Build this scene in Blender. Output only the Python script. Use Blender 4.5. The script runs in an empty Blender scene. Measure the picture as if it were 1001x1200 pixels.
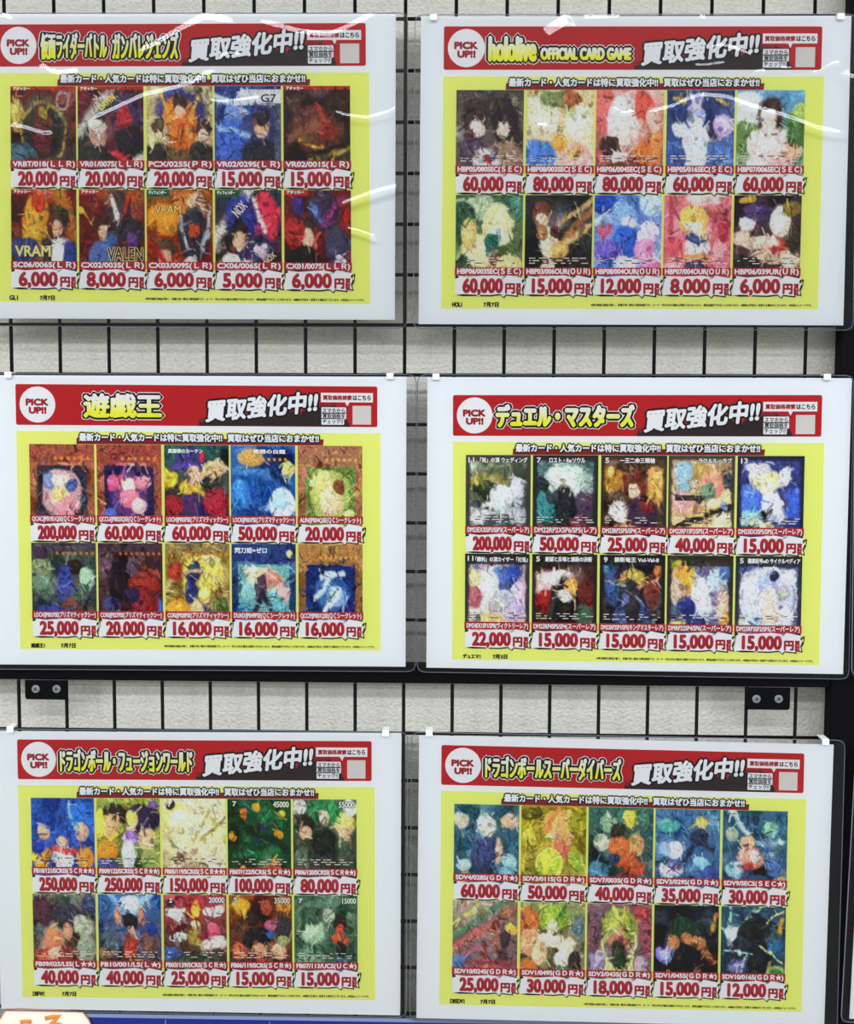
import bpy, math, random
import numpy as np

# ------------------------------------------------------------------ scene, camera, light
scene = bpy.context.scene
COL = scene.collection
F_PX = 1200.0
CAM_T = np.array([-0.0211, -0.4878, 1.0115])          # pose solved from the wire grid (X right, Y down, Z into the wall)
CAM_R = (0.0644, 0.0249, 0.0059)
Z_TOP = 1.86                                          # height of the topmost grid wire above the floor


def rot(a):
    cx, sx = math.cos(a[0]), math.sin(a[0]); cy, sy = math.cos(a[1]), math.sin(a[1]); cz, sz = math.cos(a[2]), math.sin(a[2])
    rx = np.array([[1, 0, 0], [0, cx, -sx], [0, sx, cx]]); ry = np.array([[cy, 0, sy], [0, 1, 0], [-sy, 0, cy]])
    rz = np.array([[cz, -sz, 0], [sz, cz, 0], [0, 0, 1]])
    return rz @ ry @ rx


RM = rot(CAM_R)
CAM_C = -RM.T @ CAM_T


def to_bl(v):
    return (v[0], v[2], -v[1])


cam = bpy.data.cameras.new('camera')
cam.sensor_fit = 'VERTICAL'; cam.sensor_height = 36.0; cam.lens = F_PX / 1200 * 36.0
cam.clip_start = 0.01
cam_ob = bpy.data.objects.new('camera', cam); COL.objects.link(cam_ob)
from mathutils import Matrix
rx, dn, fw = to_bl(RM[0]), to_bl(RM[1]), to_bl(RM[2])
m = Matrix(((rx[0], -dn[0], -fw[0], CAM_C[0]), (rx[1], -dn[1], -fw[1], CAM_C[2]), (rx[2], -dn[2], -fw[2], Z_TOP - CAM_C[1]), (0, 0, 0, 1)))
cam_ob.matrix_world = m
scene.camera = cam_ob

scene.view_settings.view_transform = 'Standard'
scene.view_settings.look = 'None'
scene.view_settings.gamma = 1.0
scene.view_settings.exposure = -0.22

world = bpy.data.worlds.new('shop_ambience'); scene.world = world; world.use_nodes = True
bg = world.node_tree.nodes['Background']
bg.inputs[0].default_value = (0.88, 0.93, 1.0, 1); bg.inputs[1].default_value = 0.44


def light_row(y, power, x=0.0, z=2.85, length=7.0, width=0.11):
    l = bpy.data.lights.new('tube_or_fill_row', 'AREA'); l.shape = 'RECTANGLE'; l.size = length; l.size_y = width
    l.energy = power; l.color = (0.86, 0.925, 1.0)
    o = bpy.data.objects.new('tube_or_fill_row', l); o.location = (x, y, z); COL.objects.link(o)


light_row(-0.95, 9)
light_row(-1.50, 30)
light_row(-2.14, 150, width=0.30)
for side in (-1, 1):                                  # unseen fill rows added either side to even the light down the posters
    light_row(-3.6, 350, x=side * 5.6, length=5.6)
    light_row(-5.2, 500, x=side * 6.6, length=5.6)

# ------------------------------------------------------------------ helpers
KINK = np.array((1.27, 1.19, 1.07))                  # print colours below are read off paper, this lifts them to reflectance


def lin(c):
    if isinstance(c, str):
        c = [int(c[i:i + 2], 16) / 255 for i in (0, 2, 4)]
    return [x / 12.92 if x <= 0.04045 else ((x + 0.055) / 1.055) ** 2.4 for x in c]


def ink(c):
    v = np.array(lin(c))
    if v.min() > 0.78: return [0.85, 0.85, 0.855]      # bare paper
    v = v * KINK
    return list(v * min(1.0, 0.86 / max(1e-6, v.max())))


def px2plane(x, y, d=0.0):
    """pixel -> (X, Z) on the vertical plane d metres in front of the grid wires"""
    x = np.asarray(x, float); y = np.asarray(y, float)
    v = np.stack([(x - 500.5) / F_PX, (y - 600) / F_PX, np.ones_like(x)], 0)
    w = np.tensordot(RM.T, v, 1)
    t = (-d - CAM_C[2]) / w[2]
    return CAM_C[0] + t * w[0], Z_TOP - (CAM_C[1] + t * w[1])


def tag(o, label=None, cat=None, group=None, kind=None):
    if label: o['label'] = label
    if cat: o['category'] = cat
    if group: o['group'] = group
    if kind: o['kind'] = kind
    return o


def empty(name, loc):
    o = bpy.data.objects.new(name, None); o.location = loc; o.empty_display_size = 0.02; COL.objects.link(o)
    return o


def mesh_obj(name, verts, faces, mats, parent=None, loc=None, mi=None, smooth=False, cols=None):
    me = bpy.data.meshes.new(name)
    me.from_pydata([tuple(v) for v in verts], [], faces)
    for mt in (mats if isinstance(mats, (list, tuple)) else [mats]): me.materials.append(mt)
    if mi is not None: me.polygons.foreach_set('material_index', mi)
    if smooth: me.polygons.foreach_set('use_smooth', [True] * len(me.polygons))
    if cols is not None:
        a = me.color_attributes.new('Col', 'FLOAT_COLOR', 'POINT')
        c = np.ones((len(verts), 4), np.float32); c[:, :3] = cols
        a.data.foreach_set('color', c.ravel())
    me.update()
    o = bpy.data.objects.new(name, me); COL.objects.link(o)
    if parent: o.parent = parent
    if loc is not None: o.location = loc
    return o


def material(name, base, rough=0.5, metal=0.0, spec=0.5):
    mt = bpy.data.materials.new(name); mt.use_nodes = True
    b = mt.node_tree.nodes['Principled BSDF']
    b.inputs['Base Color'].default_value = (*lin(base), 1); b.inputs['Roughness'].default_value = rough
    b.inputs['Metallic'].default_value = metal; b.inputs['Specular IOR Level'].default_value = spec
    return mt


def noise_bump(mt, scale, strength, dist=0.001, stretch=(1, 1, 1), detail=4.0, colour=None):
    nt = mt.node_tree; b = nt.nodes['Principled BSDF']
    tc = nt.nodes.new('ShaderNodeTexCoord'); mp = nt.nodes.new('ShaderNodeMapping'); mp.inputs['Scale'].default_value = stretch
    nz = nt.nodes.new('ShaderNodeTexNoise'); nz.inputs['Scale'].default_value = scale; nz.inputs['Detail'].default_value = detail
    nt.links.new(tc.outputs['Object'], mp.inputs['Vector']); nt.links.new(mp.outputs['Vector'], nz.inputs['Vector'])
    bp = nt.nodes.new('ShaderNodeBump'); bp.inputs['Strength'].default_value = strength; bp.inputs['Distance'].default_value = dist
    nt.links.new(nz.outputs['Fac'], bp.inputs['Height']); nt.links.new(bp.outputs['Normal'], b.inputs['Normal'])
    if colour:
        rp = nt.nodes.new('ShaderNodeValToRGB')
        rp.color_ramp.elements[0].color = (*lin(colour[0]), 1); rp.color_ramp.elements[1].color = (*lin(colour[1]), 1)
        rp.color_ramp.elements[0].position = 0.3; rp.color_ramp.elements[1].position = 0.7
        nt.links.new(nz.outputs['Fac'], rp.inputs['Fac']); nt.links.new(rp.outputs['Color'], b.inputs['Base Color'])
    return mt


M_WALL = noise_bump(material('textured_wallboard', 'dcdad2', 0.75), 330, 1.0, 0.002, (0.8, 1, 1.0), 4, ('c0bcb0', 'd3cfc3'))
M_WIRE = material('black_coated_wire', '070608', 0.5, spec=0.12)
M_STEEL = noise_bump(material('black_painted_steel', '070608', 0.6, spec=0.06), 200, 0.1, 0.0005)
M_SCREW = material('zinc_screw', '7d8385', 0.6, 0.5)
M_RECESS = material('screw_recess', '303335', 0.5, 0.6)
M_PAPER = noise_bump(material('copier_paper', 'eef0f2', 0.85, spec=0.2), 90, 0.05, 0.0006)
M_CLIP = material('white_plastic_clip', 'f4f6f4', 0.4)
M_BLUE = noise_bump(material('blue_printed_board', '0c1e72', 0.5, spec=0.25), 60, 0.05, 0.0005)
M_EDGE = material('pale_board_edge', '6f7d9c', 0.35)
M_CARD = noise_bump(material('cream_card_stock', 'dcd4c5', 0.8), 120, 0.08, 0.0005)
M_ORANGE = material('orange_marker', 'd08034', 0.7)

M_INK = bpy.data.materials.new('printed_ink'); M_INK.use_nodes = True
nt = M_INK.node_tree; b_ = nt.nodes['Principled BSDF']
at = nt.nodes.new('ShaderNodeVertexColor'); at.layer_name = 'Col'
nt.links.new(at.outputs['Color'], b_.inputs['Base Color'])
b_.inputs['Roughness'].default_value = 0.7; b_.inputs['Specular IOR Level'].default_value = 0.1


def film_material(name, tint, rough, haze, ior=1.5):
    mt = bpy.data.materials.new(name); mt.use_nodes = True
    nt = mt.node_tree; nt.nodes.remove(nt.nodes['Principled BSDF'])
    out = nt.nodes['Material Output']
    tr = nt.nodes.new('ShaderNodeBsdfTransparent'); tr.inputs[0].default_value = (*tint, 1)
    g1 = nt.nodes.new('ShaderNodeBsdfGlossy'); g1.inputs['Roughness'].default_value = rough
    g2 = nt.nodes.new('ShaderNodeBsdfGlossy'); g2.inputs['Roughness'].default_value = 0.32
    gm = nt.nodes.new('ShaderNodeMixShader'); gm.inputs[0].default_value = haze
    fr = nt.nodes.new('ShaderNodeFresnel'); fr.inputs[0].default_value = ior
    mx = nt.nodes.new('ShaderNodeMixShader')
    nt.links.new(g1.outputs[0], gm.inputs[1]); nt.links.new(g2.outputs[0], gm.inputs[2])
    nt.links.new(fr.outputs[0], mx.inputs[0]); nt.links.new(tr.outputs[0], mx.inputs[1]); nt.links.new(gm.outputs[0], mx.inputs[2])
    nt.links.new(mx.outputs[0], out.inputs['Surface'])
    return mt


M_FILM = film_material('clear_plastic_film', (0.985, 0.988, 0.99), 0.025, 0.15, 1.45)
M_FILM_FLAT = film_material('clear_plastic_film_flat', (0.985, 0.988, 0.99), 0.03, 0.25, 1.33)
M_FILM_BACK = film_material('clear_plastic_back', (0.98, 0.982, 0.985), 0.08, 0.3, 1.15)
M_RIM = material('clear_welded_rim', '6b6c7c', 0.2)


def box(x0, x1, y0, y1, z0, z1, bev=0.0):
    """an axis-aligned box with chamfered edges on the front face"""
    if bev <= 0:
        v = [(x0, y0, z0), (x1, y0, z0), (x1, y1, z0), (x0, y1, z0), (x0, y0, z1), (x1, y0, z1), (x1, y1, z1), (x0, y1, z1)]
        f = [(0, 1, 5, 4), (1, 2, 6, 5), (2, 3, 7, 6), (3, 0, 4, 7), (4, 5, 6, 7), (3, 2, 1, 0)]
        return v, f
    b = bev
    v = [(x0 + b, y0, z0 + b), (x1 - b, y0, z0 + b), (x1 - b, y0, z1 - b), (x0 + b, y0, z1 - b),
         (x0, y0 + b, z0), (x1, y0 + b, z0), (x1, y0 + b, z1), (x0, y0 + b, z1),
         (x0, y1, z0), (x1, y1, z0), (x1, y1, z1), (x0, y1, z1)]
    f = [(0, 1, 2, 3)]
    for k in range(4):
        n = (k + 1) % 4
        f.append((4 + k, 4 + n, n, k)); f.append((8 + k, 8 + n, 4 + n, 4 + k))
    f.append((11, 10, 9, 8))
    return v, f


def cyl(p0, p1, r, n=10):
    p0 = np.array(p0, float); p1 = np.array(p1, float); d = p1 - p0; d /= np.linalg.norm(d)
    a = np.cross(d, (0, 1, 0)) if abs(d[1]) < 0.9 else np.cross(d, (1, 0, 0)); a /= np.linalg.norm(a); b = np.cross(d, a)
    v = []; f = []
    for p in (p0, p1):
        for k in range(n):
            t = 2 * math.pi * k / n; v.append(tuple(p + r * (a * math.cos(t) + b * math.sin(t))))
    for k in range(n): f.append((k, (k + 1) % n, n + (k + 1) % n, n + k))
    f.append(tuple(range(n - 1, -1, -1))); f.append(tuple(range(n, 2 * n)))
    return v, f


def tube(path, r, closed=False, n=8):
    """round tube along a path that lies in a vertical plane"""
    P = [np.array(p, float) for p in path]; N = len(P); v = []; f = []
    for i, p in enumerate(P):
        a = P[(i - 1) % N] if closed or i > 0 else p; c = P[(i + 1) % N] if closed or i < N - 1 else p
        d = c - a; d /= np.linalg.norm(d); y = np.array((0, 1.0, 0)); s = np.cross(d, y); s /= np.linalg.norm(s)
        for k in range(n):
            t = 2 * math.pi * k / n; v.append(tuple(p + r * (s * math.cos(t) + y * math.sin(t))))
    M = N if closed else N - 1
    for i in range(M):
        j = (i + 1) % N
        for k in range(n): f.append((i * n + k, i * n + (k + 1) % n, j * n + (k + 1) % n, j * n + k))
    if not closed:
        f.append(tuple(range(n - 1, -1, -1))); f.append(tuple(range((N - 1) * n, N * n)))
    return v, f


def merge(parts):
    v = []; f = []
    for a, b in parts:
        o = len(v); v += list(a); f += [tuple(i + o for i in q) for q in b]
    return v, f


def shift(verts, loc):
    return [(v[0] - loc[0], v[1] - loc[1], v[2] - loc[2]) for v in verts]


# ------------------------------------------------------------------ the wall behind the rack
WALL_Y = 0.027
v, f = box(-0.9, 0.9, WALL_Y, WALL_Y + 0.02, 0.0, 2.9)
tag(mesh_obj('wall_back', v, f, M_WALL), kind='structure')
v, f = box(-4.0, 4.0, -6.0, WALL_Y + 0.02, -0.05, 0.0)
tag(mesh_obj('floor', v, f, noise_bump(material('vinyl_floor', 'a8a49c', 0.5), 40, 0.05)), kind='structure')
v, f = box(-4.0, 4.0, -6.0, WALL_Y + 0.02, 2.92, 2.97)
tag(mesh_obj('ceiling', v, f, noise_bump(material('ceiling_board', 'e6e6e2', 0.9), 60, 0.2)), kind='structure')

# ------------------------------------------------------------------ wire grids (upper and lower panel of the rack)
R_W = 0.0018
OFF2 = 0.7182                                        # the lower panel starts this far below the topmost wire
XP = float(px2plane(973.5, 820, 0.003)[0])
X_L, X_R = -0.47, XP - 0.0008


def wire_grid(label, rows, zhi, zlo):
    root = empty('wire_grid', (0, 0, zlo))
    tag(root, label, 'wire grid', 'wire grid panels of the rack')
    for k in range(-9, 10):
        if X_L < 0.05 * k < X_R:
            v, f = cyl((0.05 * k, -R_W, zlo), (0.05 * k, -R_W, zhi), R_W)
            mesh_obj('vertical_wire', shift(v, root.location), f, M_WIRE, root, smooth=True)
    for z in rows:
        v, f = cyl((X_L, R_W, z), (X_R, R_W, z), R_W)
        mesh_obj('horizontal_wire', shift(v, root.location), f, M_WIRE, root, smooth=True)


Z_BAR1 = float(px2plane(500, 779, 0)[1]); Z_BAR0 = float(px2plane(500, 800.3, 0)[1])
wire_grid('black square wire grid on the wall above the horizontal steel bar', [Z_TOP - 0.05 * j for j in range(-1, 13)], Z_TOP + 0.07, Z_BAR1 + 0.0006)
wire_grid('black square wire grid below the bar with the two brackets', [Z_TOP - OFF2 - 0.05 * j for j in range(0, 9)], Z_BAR0 - 0.0006, Z_TOP - OFF2 - 0.42)

# ------------------------------------------------------------------ black steel frame of the rack
fr = empty('steel_frame', (0.47, 0, 0.0))
tag(fr, 'black steel rack frame with right hand post, crossbar and screwed brackets', 'frame')
v, f = box(XP, XP + 0.06, -0.003, 0.013, 0.0, 2.3, 0.0012)
mesh_obj('post', shift(v, fr.location), f, M_STEEL, fr)
v, f = box(-0.8, XP - 0.0005, -0.003, 0.013, Z_BAR0, Z_BAR1, 0.001)
mesh_obj('crossbar', shift(v, fr.location), f, M_STEEL, fr)


def bracket(x0, x1, ytop, ybot, screws):
    xa, zt = px2plane(x0, ytop, 0.004); xb, zb = px2plane(x1, ybot, 0.004)
    zt = Z_BAR0; r = 0.003; pts = [(xa, zt), (xa, zb + r)]
    for k in range(1, 6): a = math.pi + k * math.pi / 12; pts.append((xa + r + r * math.cos(a), zb + r + r * math.sin(a)))
    for k in range(0, 6): a = 1.5 * math.pi + k * math.pi / 12; pts.append((xb - r + r * math.cos(a), zb + r + r * math.sin(a)))
    pts += [(xb, zb + r), (xb, zt)]
    n = len(pts); v = [(p[0], -0.0060, p[1]) for p in pts] + [(p[0], -0.0040, p[1]) for p in pts]
    f = [tuple(range(n)), tuple(range(2 * n - 1, n - 1, -1))] + [(k, n + k, n + (k + 1) % n, (k + 1) % n) for k in range(n)]
    br = mesh_obj('bracket', shift(v, fr.location), f, M_STEEL, fr)
    for sx, sy in screws:
        cx, cz = map(float, px2plane(sx, sy, 0.006))
        v = []; f = []; n = 20
        for rr, yy in ((0.0042, -0.0060), (0.0042, -0.0068), (0.0034, -0.0075)):
            for k in range(n): t = 2 * math.pi * k / n; v.append((cx + rr * math.cos(t), yy, cz + rr * math.sin(t)))
        for j in range(2):
            for k in range(n): f.append((j * n + k, j * n + (k + 1) % n, (j + 1) * n + (k + 1) % n, (j + 1) * n + k))
        f.append(tuple(range(2 * n, 3 * n)))
        nf = len(f); c = random.Random(int(sx)).uniform(0, 1.2)
        for a in (c, c + math.pi / 2):
            dx, dz = math.cos(a), math.sin(a); L, W = 0.0024, 0.0005; o = len(v)
            for s1, s2 in ((-1, -1), (1, -1), (1, 1), (-1, 1)): v.append((cx + s1 * L * dx - s2 * W * dz, -0.00762, cz + s1 * L * dz + s2 * W * dx))
            f.append((o, o + 1, o + 2, o + 3))
        sc = mesh_obj('screw', shift(v, fr.location), f, [M_SCREW, M_RECESS], br, mi=[0] * nf + [1] * 2)
        sc['label'] = 'zinc cross head screw'


bracket(30, 78.5, 798, 819.5, [(42, 807.3), (66.5, 807.3)])
bracket(874, 925, 806, 831.5, [(886.5, 819), (912.5, 819)])

# ------------------------------------------------------------------ lettering: glyph outlines kept per character
GL = {}


def glyph(ch):
    if ch in GL: return GL[ch]

    def build(body):
        cu = bpy.data.curves.new('t', 'FONT'); cu.body = body; cu.resolution_u = 3
        o = bpy.data.objects.new('t', cu); COL.objects.link(o)
        dg = bpy.context.evaluated_depsgraph_get(); dg.update()
        me = o.evaluated_get(dg).to_mesh()
        vs = np.zeros(len(me.vertices) * 3); me.vertices.foreach_get('co', vs); vs = vs.reshape(-1, 3)[:, :2].copy()
        fs = [tuple(p.vertices) for p in me.polygons]
        o.evaluated_get(dg).to_mesh_clear()
        bpy.data.objects.remove(o); bpy.data.curves.remove(cu)
        return vs, fs
    if ch in ' \u3000':
        GL[ch] = (np.zeros((0, 2)), [], [], 0.33 if ch == ' ' else 1.0); return GL[ch]
    vs, fs = build(ch)
    v2, _ = build(ch + ch)
    adv = float(v2[:, 0].max() - vs[:, 0].max()) if len(vs) else 0.4
    cnt = {}
    for q in fs:
        for a, b in zip(q, q[1:] + q[:1]):
            k = (min(a, b), max(a, b)); cnt[k] = cnt.get(k, 0) + 1
    ed = [k for k, n in cnt.items() if n == 1]
    GL[ch] = (vs, fs, ed, adv)
    return GL[ch]


class MB:
    """collects printed shapes in sheet coordinates (u right, v down, layer) with a colour per vertex"""

    def __init__(s):
        s.v = []; s.f = []; s.c = []; s.n = 0; s.rng = random.Random(5)

    def add(s, pts, faces, layer, col):
        o = s.n
        pts = np.asarray(pts, float)
        if callable(col): cc = np.array([col(p) for p in pts])
        else: cc = np.tile(np.array(col), (len(pts), 1))
        s.v.append(np.column_stack([pts, np.full(len(pts), layer) if np.isscalar(layer) else layer])); s.c.append(cc); s.n += len(pts)
        s.f += [tuple(i + o for i in q) for q in faces]

    def poly(s, pts, layer, col):
        s.add(pts, [tuple(range(len(pts)))], layer, col)

    def rect(s, u0, v0, u1, v1, layer, col, r=0.0):
        if r <= 0: return s.poly([(u0, v0), (u0, v1), (u1, v1), (u1, v0)], layer, col)
        p = []
        for cx, cy, a0 in ((u0 + r, v0 + r, 180), (u0 + r, v1 - r, 90), (u1 - r, v1 - r, 0), (u1 - r, v0 + r, 270)):
            for k in range(6):
                a = math.radians(a0 + 90 - k * 18) if False else math.radians({180: 270, 90: 180, 0: 90, 270: 360}[a0] - k * 18)
                p.append((cx + r * math.cos(a), cy + r * math.sin(a)))
        s.poly(p, layer, col)

    def disc(s, cx, cy, r, layer, col, n=40):
        s.poly([(cx + r * math.cos(-2 * math.pi * k / n), cy + r * math.sin(-2 * math.pi * k / n)) for k in range(n)], layer, col)

    def text(s, body, bx, layers, shear=0.0, rotdeg=0.0, slant=0.0, fit=True, oct_n=6):
        """lettering whose ink fills the box bx; layers = [(grow, layer, colour), ...] from the outline inwards"""
        segs = []; x = 0.0; lo = np.array([9e9, 9e9]); hi = -lo
        for ch in body:
            vs, fs, ed, adv = glyph(ch)
            if len(vs):
                p = vs.copy(); p[:, 0] += x; p[:, 1] *= -1
                segs.append((p, fs, ed)); lo = np.minimum(lo, p.min(0)); hi = np.maximum(hi, p.max(0))
            x += adv
        u0, v0, u1, v1 = bx; g = layers[-1][0] * 0.9; g = min(g, (v1 - v0) * .2, (u1 - u0) * .2)
        u0 += g; v0 += g; u1 -= g; v1 -= g
        sc = np.array([(u1 - u0) / max(1e-6, hi[0] - lo[0]), (v1 - v0) / max(1e-6, hi[1] - lo[1])])
        ca, sa = math.cos(math.radians(rotdeg)), math.sin(math.radians(rotdeg)); ctr = np.array([(u0 + u1) / 2, (v0 + v1) / 2])
        for grow, layer, col in layers:
            for p, fs, ed in segs:
                q = (p - lo) * sc + np.array([u0, v0])
                if shear: q[:, 1] -= shear * (q[:, 0] - u0)
                if slant: q[:, 0] -= slant * (q[:, 1] - v1)
                if rotdeg:
                    d = q - ctr; q = np.column_stack([d[:, 0] * ca - d[:, 1] * sa, d[:, 0] * sa + d[:, 1] * ca]) + ctr
                s.add(q, [f[::-1] for f in fs], layer + 0.0, col)
                if grow > 0 and ed:
                    e = np.array(ed); a = q[e[:, 0]]; b = q[e[:, 1]]; d = b - a; L = np.maximum(1e-9, np.hypot(d[:, 0], d[:, 1]))[:, None]
                    d = d / L; nn = np.column_stack([-d[:, 1], d[:, 0]]) * grow; ex = d * grow * 0.45
                    # hexagonal capsule along every outline edge
                    hexa = np.stack([a - ex * 2.0, a - nn - ex * 0.0, b - nn, b + ex * 2.0, b + nn, a + nn], 1)
                    k = len(hexa); lay = np.repeat(layer - 0.05 - np.array([s.rng.random() for _ in range(k)]) * 0.12, 6)
                    s.add(hexa.reshape(-1, 2), [tuple(range(6 * i + 5, 6 * i - 1, -1)) for i in range(k)], lay, col)


LAY = 7e-5


def homography(src, dst):
    A = []
    for (x, y), (X, Y) in zip(src, dst):
        A.append([x, y, 1, 0, 0, 0, -X * x, -X * y, -X]); A.append([0, 0, 0, x, y, 1, -Y * x, -Y * y, -Y])
    return np.linalg.svd(np.array(A))[2][-1].reshape(3, 3)


# ------------------------------------------------------------------ printed card pictures: loose patches of colour, strokes and dots
GW, GH = 74, 88
_gy, _gx = np.mgrid[0:GH + 1, 0:GW + 1]
_gx = _gx / GW; _gy = _gy / GH


def smooth_noise(rng, n=7, fmax=5):
    o = np.zeros_like(_gx)
    for _ in range(n):
        a, b = rng.uniform(-fmax, fmax), rng.uniform(-fmax, fmax)
        o += math.sin(rng.uniform(0, 6)) * np.sin(6.28 * (a * _gx + b * _gy) + rng.uniform(0, 6.28))
    return o / n


def card_picture(spec, seed):
    rng = random.Random(seed)
    wx = _gx + 0.05 * smooth_noise(rng, 7, 3) + 0.02 * smooth_noise(rng, 8, 7)
    wy = _gy + 0.05 * smooth_noise(rng, 7, 3) + 0.02 * smooth_noise(rng, 8, 7)
    img = np.zeros(_gx.shape + (3,))

    def lay(mask, c):
        nonlocal img
        img = img * (1 - mask[..., None]) + np.array(c) * mask[..., None]

    def srgb(h):
        return [int(h[i:i + 2], 16) / 255 for i in (0, 2, 4)]
    post = []
    for op in spec.split(';'):
        t = op.split(); k = t[0]
        if k == 'g':
            a, b = np.array(srgb(t[1])), np.array(srgb(t[2])); img = a * (1 - _gy[..., None]) + b * _gy[..., None]
            for _ in range(16):
                cx, cy, r = rng.random(), rng.random(), rng.uniform(.06, .2); s = rng.uniform(-.16, .16)
                msk = np.clip(1.5 - ((wx - cx) ** 2 + (wy - cy) ** 2) / r ** 2, 0, 1); img = np.clip(img + s * msk[..., None], 0, 1)
        elif k == 'e':
            x, y, rx_, ry_ = map(float, t[1:5]); d = np.sqrt(((wx - x) / rx_) ** 2 + ((wy - y) / ry_) ** 2)
            c = np.array(srgb(t[5])); lay(np.clip((1 - d) * 5 + .3, 0, 1), c)
            lay(np.clip((.75 - np.sqrt(((wx - x + rx_ * .25) / rx_) ** 2 + ((wy - y + ry_ * .25) / ry_) ** 2)) * 4, 0, .55), np.clip(c * 1.18 + .03, 0, 1))
        elif k == 'o':
            x, y, rx_, ry_, w = map(float, t[1:6]); d = np.sqrt(((wx - x) / rx_) ** 2 + ((wy - y) / ry_) ** 2)
            lay(np.clip(1.4 - np.abs(d - 1) * rx_ / w, 0, 1), srgb(t[6]))
        elif k == 'l':
            x0, y0, x1, y1, w = map(float, t[1:6]); dx, dy = x1 - x0, y1 - y0; L2 = dx * dx + dy * dy
            tt = np.clip(((wx - x0) * dx + (wy - y0) * dy) / L2, 0, 1); d = np.hypot(wx - x0 - tt * dx, wy - y0 - tt * dy)
            lay(np.clip(1.5 - d / (w * .6), 0, 1), srgb(t[6]))
        elif k == 'r':
            x0, y0, x1, y1 = map(float, t[1:5]); mk = ((_gx >= x0 - .005) & (_gx <= x1 + .005) & (_gy >= y0 - .005) & (_gy <= y1 + .005)).astype(float); lay(mk, srgb(t[5]))
        elif k in 'kB': post.append(t)
    for _ in range(70):                              # small patches that vary the local colour
        x, y = rng.random(), rng.random(); r = rng.uniform(.012, .05); q = rng.uniform(.5, 1.6)
        c = img[min(GH, int(y * GH)), min(GW, int(x * GW))] * rng.uniform(.6, 1.35); c = c + np.array([rng.uniform(-.09, .09) for _ in range(3)])
        lay(np.clip((1 - np.hypot((wx - x) / r, (wy - y) / (r * q))) * 4, 0, .85), np.clip(c, 0, .96))
    # brush detail: short strokes in the local colour, lighter or darker
    for _ in range(210):
        x, y = rng.random(), rng.random(); a = rng.uniform(0, 6.28); L = rng.uniform(.03, .15); w = rng.uniform(.004, .012)
        ix, iy = min(GW, int(x * GW)), min(GH, int(y * GH)); c = img[iy, ix] * 1.0
        c = np.clip(c * ((rng.uniform(.35, .7) if c.mean() < .55 else rng.uniform(.72, .92)) if rng.random() < .55 else rng.uniform(1.15, 1.5)) + rng.uniform(-.02, .04), 0, .95)
        dx, dy = math.cos(a) * L, math.sin(a) * L; tt = np.clip(((wx - x) * dx + (wy - y) * dy) / (L * L), 0, 1)
        lay(np.clip(1.5 - np.hypot(wx - x - tt * dx, wy - y - tt * dy) / w, 0, 1) * .7, c)
    nz = np.array([[rng.gauss(0, 1) for _ in range(GW + 1)] for _ in range(GH + 1)])
    img = np.clip(img * (1 + .09 * nz[..., None]), 0, 1)
    for t in post:
        if t[0] == 'k':
            x0, y, x1, n = float(t[1]), float(t[2]), float(t[3]), int(t[4])
            for i in range(n):
                x = x0 + (x1 - x0) * i / (n - 1); d = np.hypot((_gx - x), (_gy - y) * 1.15); lay(np.clip(1.6 - d / .02, 0, 1), srgb(t[5]))
        elif t[0] == 'B':                            # dark ragged border
            w = float(t[1]); e = np.minimum(np.minimum(_gx, 1 - _gx), np.minimum(_gy, 1.2 - _gy)); e = e + .03 * smooth_noise(rng, 8, 9)
            lay(np.clip((w - e) * 30 + .5, 0, .9), srgb(t[2]))
    return img


def hexrow(s): return s.strip().split('\n')


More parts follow.
